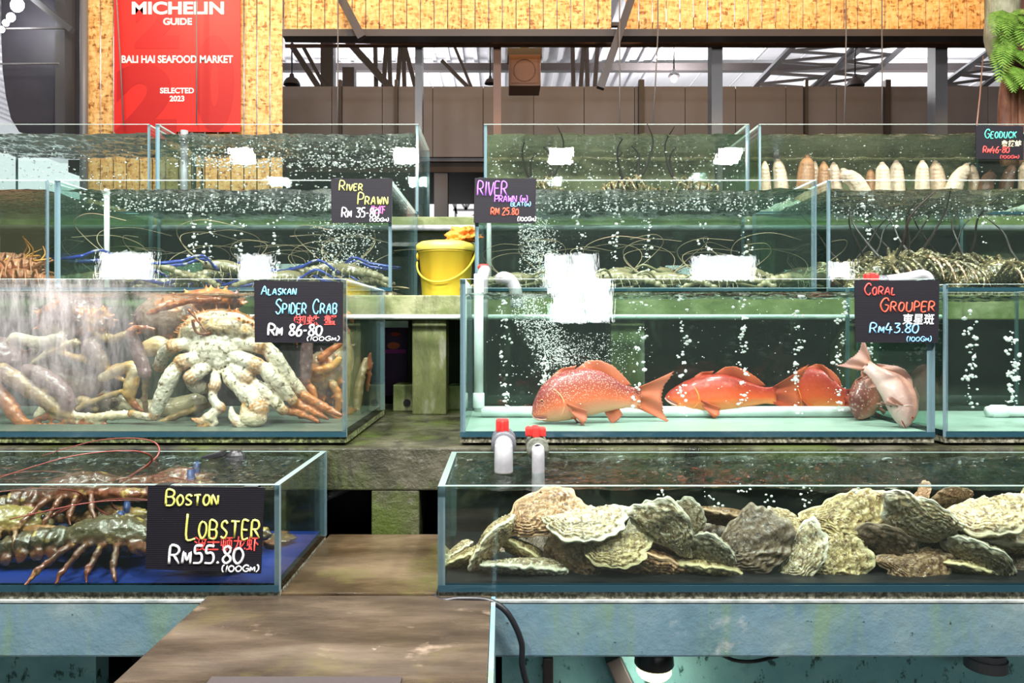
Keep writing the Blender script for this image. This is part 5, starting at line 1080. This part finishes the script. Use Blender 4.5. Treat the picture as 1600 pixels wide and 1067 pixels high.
# ------------------------------------------------------------------ spiny lobsters
M['spiny'] = critter('speckled_spiny_shell', .3, (0.80, 0.70, 0.38), 150, .57, .60, .5, 110, .4, .6)
M['spinyred'] = critter('red_spiny_shell', .35, (0.62, 0.30, 0.20), 90, .62, .70, .5, 110, .3, .4)
def spiny_proto(name, label, cat, cb, cl, mt, fm, group, ant=1.0, fr_=1.0):
    o = thing(name, label, cat, (0, 0, 0), group); B = Blob(); rr = random.Random(2)
    B.chain([(.0, 0, .045), (.05, 0, .052), (.10, 0, .046), (.125, 0, .04)], [.030, .036, .030, .016], cb, cb, sides=14)
    for _ in range(40):
        a = rr.uniform(.3, 2.84); x = rr.uniform(0, .12); B.spike((x, .033 * math.cos(a), .046 + .034 * math.sin(a)), (.008, .006 * math.cos(a), .008 * math.sin(a)), .0035, cl)
    for k in range(6):
        x = -.02 - k * .026; z = .042 - k * k * .0012; r = .029 - k * .002; B.ell((x, 0, z), (.0165, r, r * .85), cb); B.ell((x - .011, 0, z), (.005, r * 1.05, r * .9), cl)
    for sd in (-1, 1):
        B.ell((-.19, sd * .02, .006), (.034, .017, .004), cl, Matrix.Rotation(sd * -.45, 3, 'Z'))
        for k in range(5): x = .09 - k * .022; B.chain([(x, sd * .028, .035), (x + .03 - k * .014, sd * .08, .075), (x + .035 - k * .02, sd * .125, .05), (x + .04 - k * .024, sd * .15, .0)], [.0065, .006, .005, .002], cb, cl, sides=8)
        B.chain([(.11, sd * .018, .048), (.145, sd * .026, .062), (.18, sd * .03, .075)], [.010, .009, .006], cl, cb, sides=8)
    B.ell((-.20, 0, .006), (.034, .014, .004), cl)
    B.build('shell', M[mt], o, .0036, .0010, 80, 1, shift=False)
    f = MB()
    for sd in (-1, 1): f.tube(spline([(.18, sd * .03, .075), (.24 * ant, sd * .06, .14 * ant), (.27 * ant, sd * .10, .22 * ant), (.24 * ant, sd * .15, .30 * ant)], 6), [.0050 * fr_, .0040 * fr_, .0028 * fr_, .0012 * fr_], 6)
    f.build('feelers', [M[fm]], o, True, shift=False)
    for sd in (-1, 1): e = MB(); e.ell((.125, sd * .016, .058), (.005,) * 3); e.build('eye', [M['eye']], o, True, shift=False)
    return o
def place(proto, lst, words_, tail, z, sc=.8):
    for n, (pxx, Y, up, a, pit) in enumerate(sorted(lst)):
        o = proto if n == 0 else copy_tree(proto); o.location = onfloor(pxx, Y, z + up); o.scale = (sc,) * 3; o.rotation_euler = (0, pit, math.radians(a)); o['label'] = '%s, %s one %s' % (words_, ORD[n], tail)
s1 = spiny_proto('spiny_lobster', 'x', 'lobster', (.055, .05, .025), (.15, .11, .045), 'spiny', 'feelblack', 'speckled spiny lobsters below the geoducks', .8)
place(s1, [(1330, 2.62, .0, 70, -.25), (1372, 2.44, .0, 20, -.3), (1425, 2.62, .0, 120, -.3), (1455, 2.44, .0, 200, -.1), (1500, 2.55, 0, 150, -.35), (1545, 2.46, .0, 20, -.1), (1590, 2.60, .0, 170, -.3), (1400, 2.78, .05, 60, -.3), (1530, 2.78, .05, 100, -.2)],
      'dark speckled spiny lobster', 'counted from the end nearest the pale prawns', zf3, 1.1)
s2 = spiny_proto('spiny_lobster', 'x', 'lobster', (.07, .06, .03), (.16, .10, .04), 'spiny', 'feelblack', 'spiny lobsters with black feelers on the top shelf', .9, 1.5)
zf4 = ZB4 + .0135
place(s2, [(812, 3.16, 0.05, 15, -.3), (880, 3.28, 0.05, 165, -.3), (950, 3.14, 0.05, 10, -.3), (1025, 3.26, 0.05, 170, -.3), (1105, 3.16, 0.05, 160, -.3)],
      'black-feelered spiny lobster on the top shelf', 'counted from the gangway', zf4, .95)
M['feelorange'] = plain('orange_feeler', (0.62, 0.26, 0.05), .4)
s3 = spiny_proto('spiny_lobster', 'x', 'lobster', (.42, .13, .08), (.46, .22, .14), 'spinyred', 'feelorange', 'red spiny lobsters beside the blue-clawed prawns', .5)
place(s3, [(-30, 2.6, 0, 150, -.1), (8, 2.45, .03, 20, -.1), (40, 2.6, .02, 165, -.3), (52, 2.45, 0, 200, 0), (-10, 2.7, .08, 30, 0)], 'red spiny lobster', 'counted from the picture edge inward', zf3)
# dark loose feelers that reach up in the top tank
# ------------------------------------------------------------------ geoducks
M['geo'] = critter('geoduck_skin', .5, None, 60, .5, .6, .5, 130, .15, .25)
GEOC = {'cream': ((.90, .70, .50), (.80, .52, .36)), 'brown': ((.50, .23, .09), (.42, .18, .08)), 'dark': ((.20, .08, .04), (.16, .07, .04)), 'pale': ((.95, .80, .62), (.86, .60, .45))}
def geoduck(n, bx, tx, ty, w, colr, Y, label):
    o = thing('geoduck', label, 'geoduck', onfloor(bx, Y, zf4), 'geoducks standing in the top tank'); B = Blob()
    a = Vector((onfloor(bx, Y, zf4).x, Y, zf4 + .06)); c = P(tx, ty, Y); r = w / 2 / F * Y; c1, c2 = GEOC[colr]; m1 = a.lerp(c, .5) + Vector(((bx - tx) / F * Y * .12, 0, .01))
    top = c - (c - a).normalized() * r * .55
    B.chain([a, m1, a.lerp(c, .82) , top], [r * 1.35, r * 1.12, r * .95, r * .62], c1, c2, sides=16)
    for k in range(7): q = a.lerp(c, .25 + k * .09); B.chain([q + Vector((-r * .75, -r * .75, 0)), q + Vector((0, -r * 1.03, -.002)), q + Vector((r * .75, -r * .75, 0))], [.003, .003, .003], tuple(v * .75 for v in c2), sides=6)
    B.ell(top + (c - a).normalized() * r * .42, (r * .42, r * .42, r * .3), tuple(v * .55 for v in c2))
    B.build('siphon', M['geo'], o, .0042, .001, 60, 2)
    for sd in (-1, 1):
        sh = MB(); sh.ell(a + Vector((0, sd * .012, -.022)), (.058, .020, .038)); sh.build('shell_half', [M['geoshell']], o, True)
M['geoshell'] = tex('chalky_clam_shell', [(.3, (.62, .55, .44)), (.7, (.82, .77, .68))], 30, 6, .5, .4)
GD = [(1197, 1195, 252, 13, 'cream'), (1222, 1215, 249, 19, 'pale'), (1258, 1261, 243, 23, 'brown'), (1275, 1273, 252, 11, 'cream'), (1288, 1287, 253, 16, 'brown'), (1308, 1302, 254, 16, 'pale'), (1352, 1316, 264, 22, 'pale'), (1362, 1360, 265, 14, 'brown'),
      (1381, 1378, 254, 20, 'pale'), (1402, 1400, 251, 19, 'pale'), (1441, 1441, 251, 18, 'pale'), (1468, 1461, 252, 20, 'cream'), (1484, 1511, 256, 20, 'pale'), (1524, 1519, 258, 14, 'cream'), (1536, 1549, 266, 18, 'dark'), (1568, 1582, 256, 17, 'dark'), (1604, 1600, 254, 18, 'cream')]
gw = {'cream': 'cream', 'pale': 'whitish', 'brown': 'brown wrinkled', 'dark': 'dark brown'}; cnt = {}
for n, (bx, tx, ty, w, colr) in enumerate(GD):
    cnt[colr] = cnt.get(colr, 0) + 1; geoduck(n, bx, tx, ty, w, colr, 3.17 + .05 * (n % 2), '%s geoduck standing upright, %s of its colour from the gangway' % (gw[colr], ORD[cnt[colr] - 1]))
# ------------------------------------------------------------------ handwritten price boards
GL = {'A': '0,0 4,10 8,0;1.5,4 6.5,4', 'B': '0,0 0,10 5,10 6.5,8 5,5.6 0,5.4;5,5.6 7,3 5.5,0 0,0', 'C': '7,8 5,10 2,9 0,5 2,1 5,0 7,2', 'D': '0,0 0,10 4,9.6 7,6.5 6.8,3 4,.4 0,0', 'E': '6,10 0,10 0,0 6,0;0,5.2 5,5.2',
      'G': '7,8 5,10 2,9 0,5 2,1 5,0 7,2 7,4.5 4,4.5', 'I': '1,0 1,10', 'K': '0,0 0,10;6.5,10 0,4.6;2,6 7,0', 'L': '0,10 0,0 6,0', 'M': '0,0 1,10 4.5,3 8,10 9,0', 'N': '0,0 0,10 7,0 7,10', 'O': '3.5,10 1,8.5 0,5 1,1.5 3.5,0 6,1.5 7,5 6,8.5 3.5,10',
      'P': '0,0 0,10 5,10 7,7.6 5,5 0,4.8', 'R': '0,0 0,10 5,10 7,7.6 5,5.2 0,5;3,5 7.5,0', 'S': '6.5,8.6 4.5,10 1.5,9.4 .6,7.2 3.5,5.2 6.4,3.4 5.6,.8 3,0 .2,1.4', 'T': '0,10 8,10;4,10 4,0', 'U': '0,10 0,3 2,0 5,0 7,3 7,10', 'V': '0,10 3.5,0 7,10', 'W': '0,10 2.2,0 4.5,7 6.8,0 9,10',
      '0': '3.5,9 1,7.5 0,4.5 1,1.3 3.5,0 6,1.3 7,4.5 6,7.5 3.5,9', '1': '1,0 1.4,10', '2': '0,8 2,10 5,9.6 6,7.4 0,0 6.5,0', '3': '0,9.6 6,9.6 2.6,6 6,4.6 6,1.6 3,0 0,1', '4': '2.5,10 0,3.6 7,3.6;5,7 4.6,-1', '5': '6,10 1,10 .6,6 4.6,6 6.2,3.4 4.8,.5 0,.2',
      '6': '5.5,10 2,7 0,3 1.6,0 4.6,0 6.2,2.6 4.6,5 .6,4', '8': '6,8.4 3.5,10 1,8.4 2,6 5.4,3.8 6.2,1.6 3.4,0 .6,1.6 1.4,4 5.2,6.2 6,8.4', '.': '1,.2 1.8,.9', '-': '0,4.5 3.5,4.7', '(': '3,11 .8,8 .6,3 2.8,-1', ')': '0,11 2.4,8 2.6,3 .2,-1', ' ': ''}
PEN = {k: plain('chalk_' + k, c, .6) for k, c in {'lime': (.72, .74, .16), 'white': (.85, .86, .88), 'cyan': (.22, .62, .80), 'red': (.75, .07, .06), 'pink': (.78, .12, .50), 'purple': (.42, .14, .78), 'blue': (.22, .52, .85), 'teal': (.08, .55, .42), 'cream': (.85, .78, .42), 'orange': (.85, .10, .05)}.items()}
m, nt, out = newmat('ribbed_black_board'); v = coords(nt); w_ = nd(nt, 'ShaderNodeTexWave', Scale=95.0); w_.bands_direction = 'Z'; nt.links.new(v, w_.inputs['Vector'])
b = nd(nt, 'ShaderNodeBsdfPrincipled', Roughness=.6); b.inputs['Specular IOR Level'].default_value = .2; bn = nd(nt, 'ShaderNodeBump', Strength=.25, Distance=.001); nt.links.new(w_.outputs['Fac'], bn.inputs['Height']); nt.links.new(bn.outputs[0], b.inputs['Normal'])
nt.links.new(ramp(nt, noise(nt, v, 160, 3, .6), [(.70, (0.009, 0.008, 0.012)), (.78, (0.09, 0.09, 0.11))]), b.inputs['Base Color']); nt.links.new(b.outputs[0], out.inputs[0]); M['board'] = m
def hand(board, text, x0, x1, y0, y1, Y, pen, wpx=1.6, slant=.12, seed=0):
    """marker strokes filling the pixel box x0..x1, y0 (top)..y1 (bottom) on a board at depth Y; small letters are small capitals"""
    rr = random.Random(seed + len(text)); strokes = []; x = 0.0
    for ch in text:
        g = GL.get(ch.upper(), ''); sc = .68 if ch.islower() else 1.0
        wd = 0
        for st in filter(None, g.split(';')):
            pts = []
            for pr in st.split():
                a, c = map(float, pr.split(',')); a *= sc; c *= sc; wd = max(wd, a); pts.append((x + a + slant * c + rr.uniform(-.25, .25), c + rr.uniform(-.25, .25)))
            strokes.append(pts)
        x += (wd if g else 3.5) + 2.4
    X = [p[0] for s in strokes for p in s]; Z = [p[1] for s in strokes for p in s]; mx0, mx1 = min(X), max(X); mz0, mz1 = min(0, min(Z)), max(Z)
    b = MB(); r = wpx / 2 / F * Y
    for s in strokes:
        q = [P(x0 + (a - mx0) / (mx1 - mx0) * (x1 - x0), y1 - (c - mz0) / (mz1 - mz0) * (y1 - y0), Y) for a, c in s]
        q = spline(q, 4) if len(q) > 2 else q
        b.tube([Vector((p.x, Y, p.z)) for p in q], [r * 1.1, r, r * .85], 6)
    o = b.build('lettering', [PEN[pen]], board, True)
    return o
def cjk(board, text, x0, x1, y0, y1, Y, pen): put_text(text, board, 'lettering', PEN[pen], (x0 + x1) / 2, (y0 + y1) / 2, Y - .0004, x1 - x0, y1 - y0, .012, .08)
def board(label, quad, Y):
    """quad: tl, tr, br, bl pixels"""
    c = P(sum(p[0] for p in quad) / 4, max(p[1] for p in quad), Y); o = thing('price_board', label, 'sign', c)
    b = MB(); q = [P(*p, Y) for p in quad]; vs = [(p.x, Y, p.z) for p in q] + [(p.x, Y + .004, p.z) for p in q]
    b.add(vs, [(0, 1, 2, 3), (7, 6, 5, 4), (0, 4, 5, 1), (1, 5, 6, 2), (2, 6, 7, 3), (3, 7, 4, 0)]); b.build('board_panel', M['board'], o)
    h = MB(); tl, tr = q[0], q[1]
    for t in (.12, .88):
        p = tl.lerp(tr, t); h.box((p.x - .012, Y + .0002, p.z), (p.x + .012, Y + .022, p.z + .0016)); h.box((p.x - .012, Y + .0205, p.z - .03), (p.x + .012, Y + .022, p.z + .0016))
    h.build('hook', M['black'], o); return o
Yb = Y3F - .0055
o = board('black price board in lime and white on the blue-clawed prawn tank', [(517, 279), (613, 279), (611, 348), (518, 348)], Yb); Yl = Yb - .0006
hand(o, 'River', 530, 566, 283, 298, Yl, 'lime', 1.9); hand(o, 'Prawn', 559, 606, 302, 320, Yl, 'lime', 1.9); cjk(o, '生虾', 578, 602, 321, 334, Yl, 'pink'); hand(o, 'Rm 35-80', 534, 592, 325, 340, Yl, 'white', 2.1); hand(o, '(100Gm)', 578, 607, 340, 346.5, Yl, 'white', 1.2)
o = board('black price board in purple with water spots, on the pale prawn tank', [(742, 278), (838, 279), (836, 349), (740, 348)], Yb)
hand(o, 'RIVER', 746, 792, 284, 306, Yl, 'purple', 2.3); hand(o, 'PRAWN (m)', 773, 824, 305, 317, Yl, 'purple', 1.8); hand(o, 'BLAT(m)', 798, 829, 315, 323, Yl, 'blue', 1.3); hand(o, 'RM 25.80', 767, 810, 325, 336, Yl, 'orange', 1.8); hand(o, '(100Gm)', 809, 837, 338, 346, Yl, 'white', 1.3)
Yb = Y4F - .0055; Yl = Yb - .0006
o = board('black price board in teal, hung by a string at the geoduck tank', [(1525, 196), (1599, 197), (1599, 250), (1525, 248)], Yb)
hand(o, 'Geoduck', 1539, 1588, 202, 216, Yl, 'teal', 1.8); cjk(o, '象拔蚌', 1565, 1596, 219, 229, Yl, 'cream'); hand(o, 'Rm46-80', 1536, 1577, 229, 240, Yl, 'red', 1.7); hand(o, '(100Gm)', 1563, 1592, 242, 248, Yl, 'red', 1.0)
b = MB(); b.tube([P(1526, 197, Yb + .002), P(1531, 150, 3.2), P(1536, 88, 3.42)], .003, 6); tag(b.build('string', M['steelwarm'], smooth=True), 'brown string from the ferny trunk down to the geoduck price board', 'string')
Yb = Y2F - .0055; Yl = Yb - .0006
o = board('black price board in sky blue on the fogged crab tank', [(397, 438), (536, 441), (535, 536), (398, 535)], Yb)
hand(o, 'Alaskan', 408, 463, 447, 461, Yl, 'cyan', 2.2); hand(o, 'Spider Crab', 431, 526, 468, 491, Yl, 'cyan', 2.4); cjk(o, '蜘蛛 蟹', 458, 526, 492, 508, Yl, 'red'); hand(o, 'Rm 86-80', 419, 503, 507, 525, Yl, 'white', 3.4); hand(o, '(100Gm)', 480, 530, 525, 533, Yl, 'white', 1.7)
o = board('black ribbed price board in red on the grouper tank', [(1336, 438), (1468, 438), (1466, 536), (1337, 535)], Yb)
hand(o, 'Coral', 1351, 1398, 443, 461, Yl, 'red', 2.2); hand(o, 'Grouper', 1376, 1460, 466, 487, Yl, 'orange', 2.4); cjk(o, '東星斑', 1410, 1460, 490, 507, Yl, 'white'); hand(o, 'Rm43.80', 1359, 1435, 505, 522, Yl, 'blue', 2.4); hand(o, '(100Gm)', 1417, 1455, 525, 534, Yl, 'blue', 1.5)
Yb = Y1F - .0055; Yl = Yb - .0006
o = board('large black price board in lime and white on the lobster tank', [(231, 759), (413, 762), (407, 896), (227, 889)], Yb)
hand(o, 'Boston', 259, 341, 766, 790, Yl, 'lime', 3.4); hand(o, 'Lobster', 291, 405, 803, 842, Yl, 'lime', 3.4); cjk(o, '波士顿龙虾', 303, 405, 838, 861, Yl, 'red'); hand(o, 'Rm55.80', 264, 380, 853, 881, Yl, 'white', 4.0); hand(o, '(100Gm)', 347, 404, 882, 894, Yl, 'white', 2.4)
# ------------------------------------------------------------------ pipes and valves
def ring(b, c, r, w, sides=28, axis='Y'): b.lathe([(r * .92, -w / 2), (r, -w / 2 + .002), (r, w / 2 - .002), (r * .92, w / 2)], c, sides, axis)
def valve(label, cx, cy_, Y, rp, rb, drop_py, body, hpx, hpy, hw, hh, tall):
    c = P(cx, cy_, Y); s = Y / F; o = thing('pipe_valve', label, 'valve', c); zend = P(cx, drop_py, Y).z
    b = MB(); pts = [Vector((c.x, 1.655, c.z)), Vector((c.x, Y + rp * s * 1.6, c.z)), Vector((c.x, Y + rp * s * .5, c.z - rp * s * .25)), Vector((c.x, Y, c.z - rp * s * 1.3)), Vector((c.x, Y, zend))]
    b.tube(spline(pts, 6), rp * s, 24, cap=True); b.build('outlet_pipe', M['pvc'], o, True)
    b = MB(); ring(b, Vector((c.x, Y + rp * s * 2.2, c.z)), rb * s, .03); ring(b, Vector((c.x, Y + rp * s * 2.2 + .03, c.z)), rb * s * .86, .04); ring(b, Vector((c.x, Y + rp * s * 2.2 + .055, c.z)), rb * s, .02)
    b.lathe([(.013, 0), (.013, rb * s * .3)], Vector((c.x, Y + rp * s * 2.2 + .02, c.z + rb * s * .7)), 16, 'Z'); b.build('valve_body', M[body], o, True)
    h = P(hpx, hpy, Y + rp * s * 2.2 + .01); b = MB(); hx = hw / 2 * s; hz = hh / 2 * s; yy = h.y
    if tall:
        b.box((h.x - hx, yy - .004, h.z - hz * .7), (h.x + hx, yy + .022, h.z + hz)); b.box((h.x - hx * .25, yy - .02, h.z - hz * 1.2), (h.x + hx * .25, yy + .03, h.z + hz * .9))
    else:
        b.box((h.x - hx, yy - .008, h.z - hz), (h.x + hx, yy + .018, h.z + hz * .8)); b.box((h.x - hx * .35, yy - .014, h.z - hz * 1.1), (h.x + hx * .35, yy + .022, h.z + hz * 1.05)); b.box((h.x - hx * .9, yy - .010, h.z - hz * .8), (h.x - hx * .5, yy + .02, h.z + hz * .9))
    b.build('red_handle', M['red'], o, bevel=.004)
valve('grey valve outlet with an upright red handle over the oyster tank', 787, 698, 1.455, 14.5, 20, 738, 'valvebody', 785, 667, 21, 24, True)
valve('mossy grey valve outlet with a lying red handle over the oyster tank', 841, 704, 1.47, 10, 18, 790, 'valvemoss', 837, 674, 33, 16, False)
o = thing('elbow_pipe', 'grey elbow pipe with a red cap at the gangway end of the grouper tank', 'pipe', P(752, 470, 2.2))
b = MB(); b.tube(spline([P(753, 500, 2.2), P(753, 450, 2.2), P(754, 432, 2.2), P(757, 424, 2.23), P(757, 422, 2.26)], 5), 9.5 / F * 2.2, 18); b.build('pipe', M['pvc'], o, True)
b = MB(); b.lathe([(.016, 0), (.018, .006), (.012, .014)], P(755, 420, 2.24), 16, 'Z'); b.build('red_cap', M['red'], o, True)
b = MB(); b.tube(spline([P(808, 480, 2.2), P(806, 456, 2.2), P(799, 440, 2.2), P(788, 434, 2.2), P(782, 436, 2.22)], 5), 10 / F * 2.2, 18); tag(b.build('elbow_pipe', M['pvc'], smooth=True), 'bent grey pipe dipping into the grouper tank by the bubble spray', 'pipe')
o = thing('elbow_pipe', 'long grey pipe with a red handle lying behind the grouper price board', 'pipe', P(1400, 440, 2.2))
b = MB(); b.tube(spline([P(1372, 441, 2.2), P(1420, 434, 2.2), P(1440, 430, 2.2), P(1450, 437, 2.2), P(1451, 455, 2.2), P(1451, 492, 2.22)], 5), 9 / F * 2.2, 18); b.build('pipe', M['pvc'], o, True)
b = MB(); ring(b, P(1378, 440, 2.2), 10 / F * 2.2, .025, 24, 'X'); b.build('collar', M['valvebody'], o, True)
b = MB(); a = P(1351, 440, 2.2); c = P(1371, 428, 2.2); b.box((a.x, 2.19, a.z), (c.x, 2.21, c.z)); b.box((a.x + .012, 2.185, a.z), (a.x + .026, 2.215, c.z + .003)); b.build('red_handle', M['red'], o, bevel=.003)
def inner_pipe(label, pts, r, mt='pvcw', cat='pipe', collars=()):
    o = thing('tank_pipe', label, cat, pts[-1]); b = MB(); b.tube(pts, r, 18); b.build('pipe', M[mt], o, True)
    for c, ax in collars: k = MB(); ring(k, c, r * 1.25, .04, 24, ax); k.build('collar', M[mt], o, True)
zg = ZB2 + .012 + .0155
inner_pipe('white pipe along the grouper tank floor with an upright riser', [P(748, 428, 1.97), Vector((P(748, 0, 1.97).x, 1.97, zg))], .0125, 'pvcw', 'pipe', [(Vector((P(748, 0, 1.97).x, 1.97, zg + .03)), 'Z')])
o = bpy.data.objects['tank_pipe']; b = MB(); b.tube([Vector((P(752, 0, 1.97).x, 1.97, zg)), Vector((P(1345, 0, 1.97).x, 1.97, zg))], .0145, 18); b.build('floor_pipe', M['pvcw'], o, True)
inner_pipe('short white pipe along the floor of the empty bubble tank', [Vector((P(1490, 0, 1.97).x + .09, 1.97, zg)), Vector((P(1490, 0, 1.97).x + .42, 1.97, zg))], .0145, 'pvcw', 'pipe', [(Vector((P(1490, 0, 1.97).x + .12, 1.97, zg)), 'X')])
inner_pipe('white riser pipe standing among the blue-clawed prawns', [P(167, 296, 2.42), Vector((P(167, 0, 2.42).x, 2.42, zf3))], .0085)
inner_pipe('grey riser pipe in the bare tank under the red banner', [P(288, 204, 3.2), Vector((P(288, 0, 3.2).x, 3.2, zf4))], .016, 'pvc')
inner_pipe('grey riser pipe in the corner of the geoduck tank', [P(1213, 212, 3.4), Vector((P(1213, 0, 3.4).x, 3.4, zf4))], .012, 'pvc')
inner_pipe('grey riser pipe in the corner of the pale prawn tank', [P(764, 300, 2.75), Vector((P(764, 0, 2.75).x, 2.75, zf3))], .009, 'pvcw')
# pump clamp on the lobster tank, loose bits
b = MB(); b.bar(P(318, 716, 1.64), P(352, 708, 1.64), .03, .012); b.ell(P(368, 718, 1.64), (.024, .02, .022)); b.bar(P(352, 722, 1.62), P(384, 726, 1.62), .02, .02)
tag(b.build('pump_clip', M['black'], bevel=.003), 'black pump clip on the back rim of the lobster tank', 'clip')
# ------------------------------------------------------------------ yellow bucket and cloth
Yk = 2.50; s = Yk / F; zb_ = S3
o = thing('bucket', 'yellow plastic bucket with a lid and handle on the mossy shelf', 'bucket', (P(697, 0, Yk).x, Yk, zb_)); cxk = P(697, 0, Yk).x
H = P(0, 388, Yk).z - zb_
b = MB(); b.lathe([(.001, 0), (36 * s, 0), (37.5 * s, .004), (42 * s, H * .9), (44 * s, H * .9), (44 * s, H * .93), (42.5 * s, H * .93), (43 * s, H)], (cxk, Yk, zb_), 48, cap=False); b.build('body', M['yellow'], o, True)
b = MB(); b.lathe([(45.5 * s, -.012), (46.5 * s, -.010), (46.5 * s, .008), (44 * s, .014), (42 * s, .012), (40 * s, .019), (.001, .021)], (cxk, Yk, zb_ + H), 48, cap=False); b.build('lid', M['yellowlid'], o, True)
b = MB(); q = []
for k in range(25):
    a = math.pi * k / 24; q.append(Vector((cxk - math.cos(a) * 45 * s, Yk - math.sin(a) * 46 * s, zb_ + H * .82 + (.018 * math.cos(a) * -1) - math.sin(a) * .088)))
b.tube(q, [.0055, .004, .004, .0055], 8, flat=.6); b.build('handle', M['yellow'], o, True)
for sd in (-1, 1): b = MB(); b.ell((cxk + sd * 44 * s, Yk, zb_ + H * .84), (.006, .012, .014)); b.build('handle_lug', M['yellow'], o, True)
bm = bmesh.new(); bmesh.ops.create_icosphere(bm, subdivisions=5, radius=1)
for v in bm.verts:
    d = v.co.copy(); f = mnoise.fractal(d * 2.4 + Vector((3, 1, 7)), .7, 2, 5); g_ = abs(mnoise.noise(d * 3.1 + Vector((9, 4, 2))))
    r = 1 + .38 * f + .25 * g_; v.co = Vector((d.x * .052 * r + .012 * d.z, d.y * .04 * r, max(-.004, d.z * .034 * r + .008)))
me = bpy.data.meshes.new('cloth'); bm.to_mesh(me); bm.free()
ck = link_mesh('cleaning_cloth', me, [M['cloth']], None, True); ck.location = (P(722, 0, Yk).x, Yk - .02, zb_ + H + .0255); tag(ck, 'crumpled orange cloth on the bucket lid', 'cloth')
# ------------------------------------------------------------------ ferny trunk
o = thing('tree_trunk', 'mossy hanging trunk with red-brown roots above the geoduck tank', 'tree', P(1580, 200, 3.75)); Yt = 3.75
bk = tex('mossy_bark', [(.3, (.16, .15, .09)), (.55, (.30, .29, .19)), (.8, (.48, .47, .36))], 9, 8, .7, .7, 30, stretch=(1.5, 1.5, .5), over=[(8, .55, .7, (.12, .16, .05), (1, 1, .6))])
rt = tex('red_brown_root', [(.3, (.10, .035, .02)), (.6, (.22, .085, .045)), (.8, (.34, .16, .09))], 12, 7, .6, .6, 40, stretch=(2, 2, .5))
b = MB(); b.tube(spline([P(1566, -60, Yt), P(1566, 20, Yt), P(1560, 60, Yt), P(1562, 96, Yt)], 5), [26 * Yt / F, 24 * Yt / F, 20 * Yt / F, 11 * Yt / F], 16); b.build('trunk', bk, o, True)
b = MB(); b.tube(spline([P(1610, -60, Yt + .1), P(1602, 40, Yt + .1), P(1600, 120, Yt + .1), P(1604, 240, Yt + .1)], 5), [40 * Yt / F, 36 * Yt / F, 26 * Yt / F, 24 * Yt / F], 16); b.build('trunk', rt, o, True)
for k, (x0, x1, x2) in enumerate(((1582, 1572, 1570), (1586, 1582, 1580), (1592, 1592, 1594), (1598, 1600, 1604))):
    b = MB(); b.tube(spline([P(x0, 95, Yt), P(x1, 140, Yt - .03), P(x2, 190, Yt), P(x2 + 2, 260, Yt)], 5), [8 * Yt / F, 9 * Yt / F, 10 * Yt / F, 8 * Yt / F], 12); b.build('root', rt, o, True)
leafm = tex('fern_leaf', [(.3, (.075, .17, .02)), (.7, (.19, .33, .05))], 40, 4, .5, 0)
f_ = thing('fern', 'bright green fern growing on the mossy trunk', 'fern', P(1580, 90, 3.6)); rr = random.Random(4)
for k in range(24):
    c = P(rr.uniform(1566, 1612), rr.uniform(10, 135), 3.62); a = rr.uniform(-2.6, .4) if k % 3 else rr.uniform(-1.9, -1.2); L = rr.uniform(.09, .17)
    d = Vector((math.cos(a), -rr.uniform(.2, .8), math.sin(a) * .6)).normalized(); q = [c + d * (L * t) + Vector((0, 0, -.10 * t * t + .05 * t)) for t in np.linspace(0, 1, 17)]
    b = MB(); b.tube(q, [.0022, .0008], 5)
    for i in range(1, 17):
        t = (q[min(16, i + 1)] - q[i - 1]).normalized(); sd = t.cross(Vector((0, -.6, .8))).normalized(); n_ = t.cross(sd); ln = .052 * math.sin(math.pi * (i / 17) ** .7) + .006
        for s_ in (-1, 1):
            e = q[i] + sd * (s_ * ln) + t * ln * .35 - n_ * 0 + Vector((0, 0, -.010)); mid = q[i].lerp(e, .5); wv = t * .0058; th = Vector((0, 0.0007, 0))
            b.add([q[i] - wv * .7 - th, mid - wv - th, e - th, mid + wv - th, q[i] + wv * .7 - th, q[i] - wv * .7 + th, mid - wv + th, e + th, mid + wv + th, q[i] + wv * .7 + th],
                  [(0, 1, 2, 3, 4), (9, 8, 7, 6, 5), (0, 5, 6, 1), (1, 6, 7, 2), (2, 7, 8, 3), (3, 8, 9, 4)])
    b.build('frond', leafm, f_, weld=False)
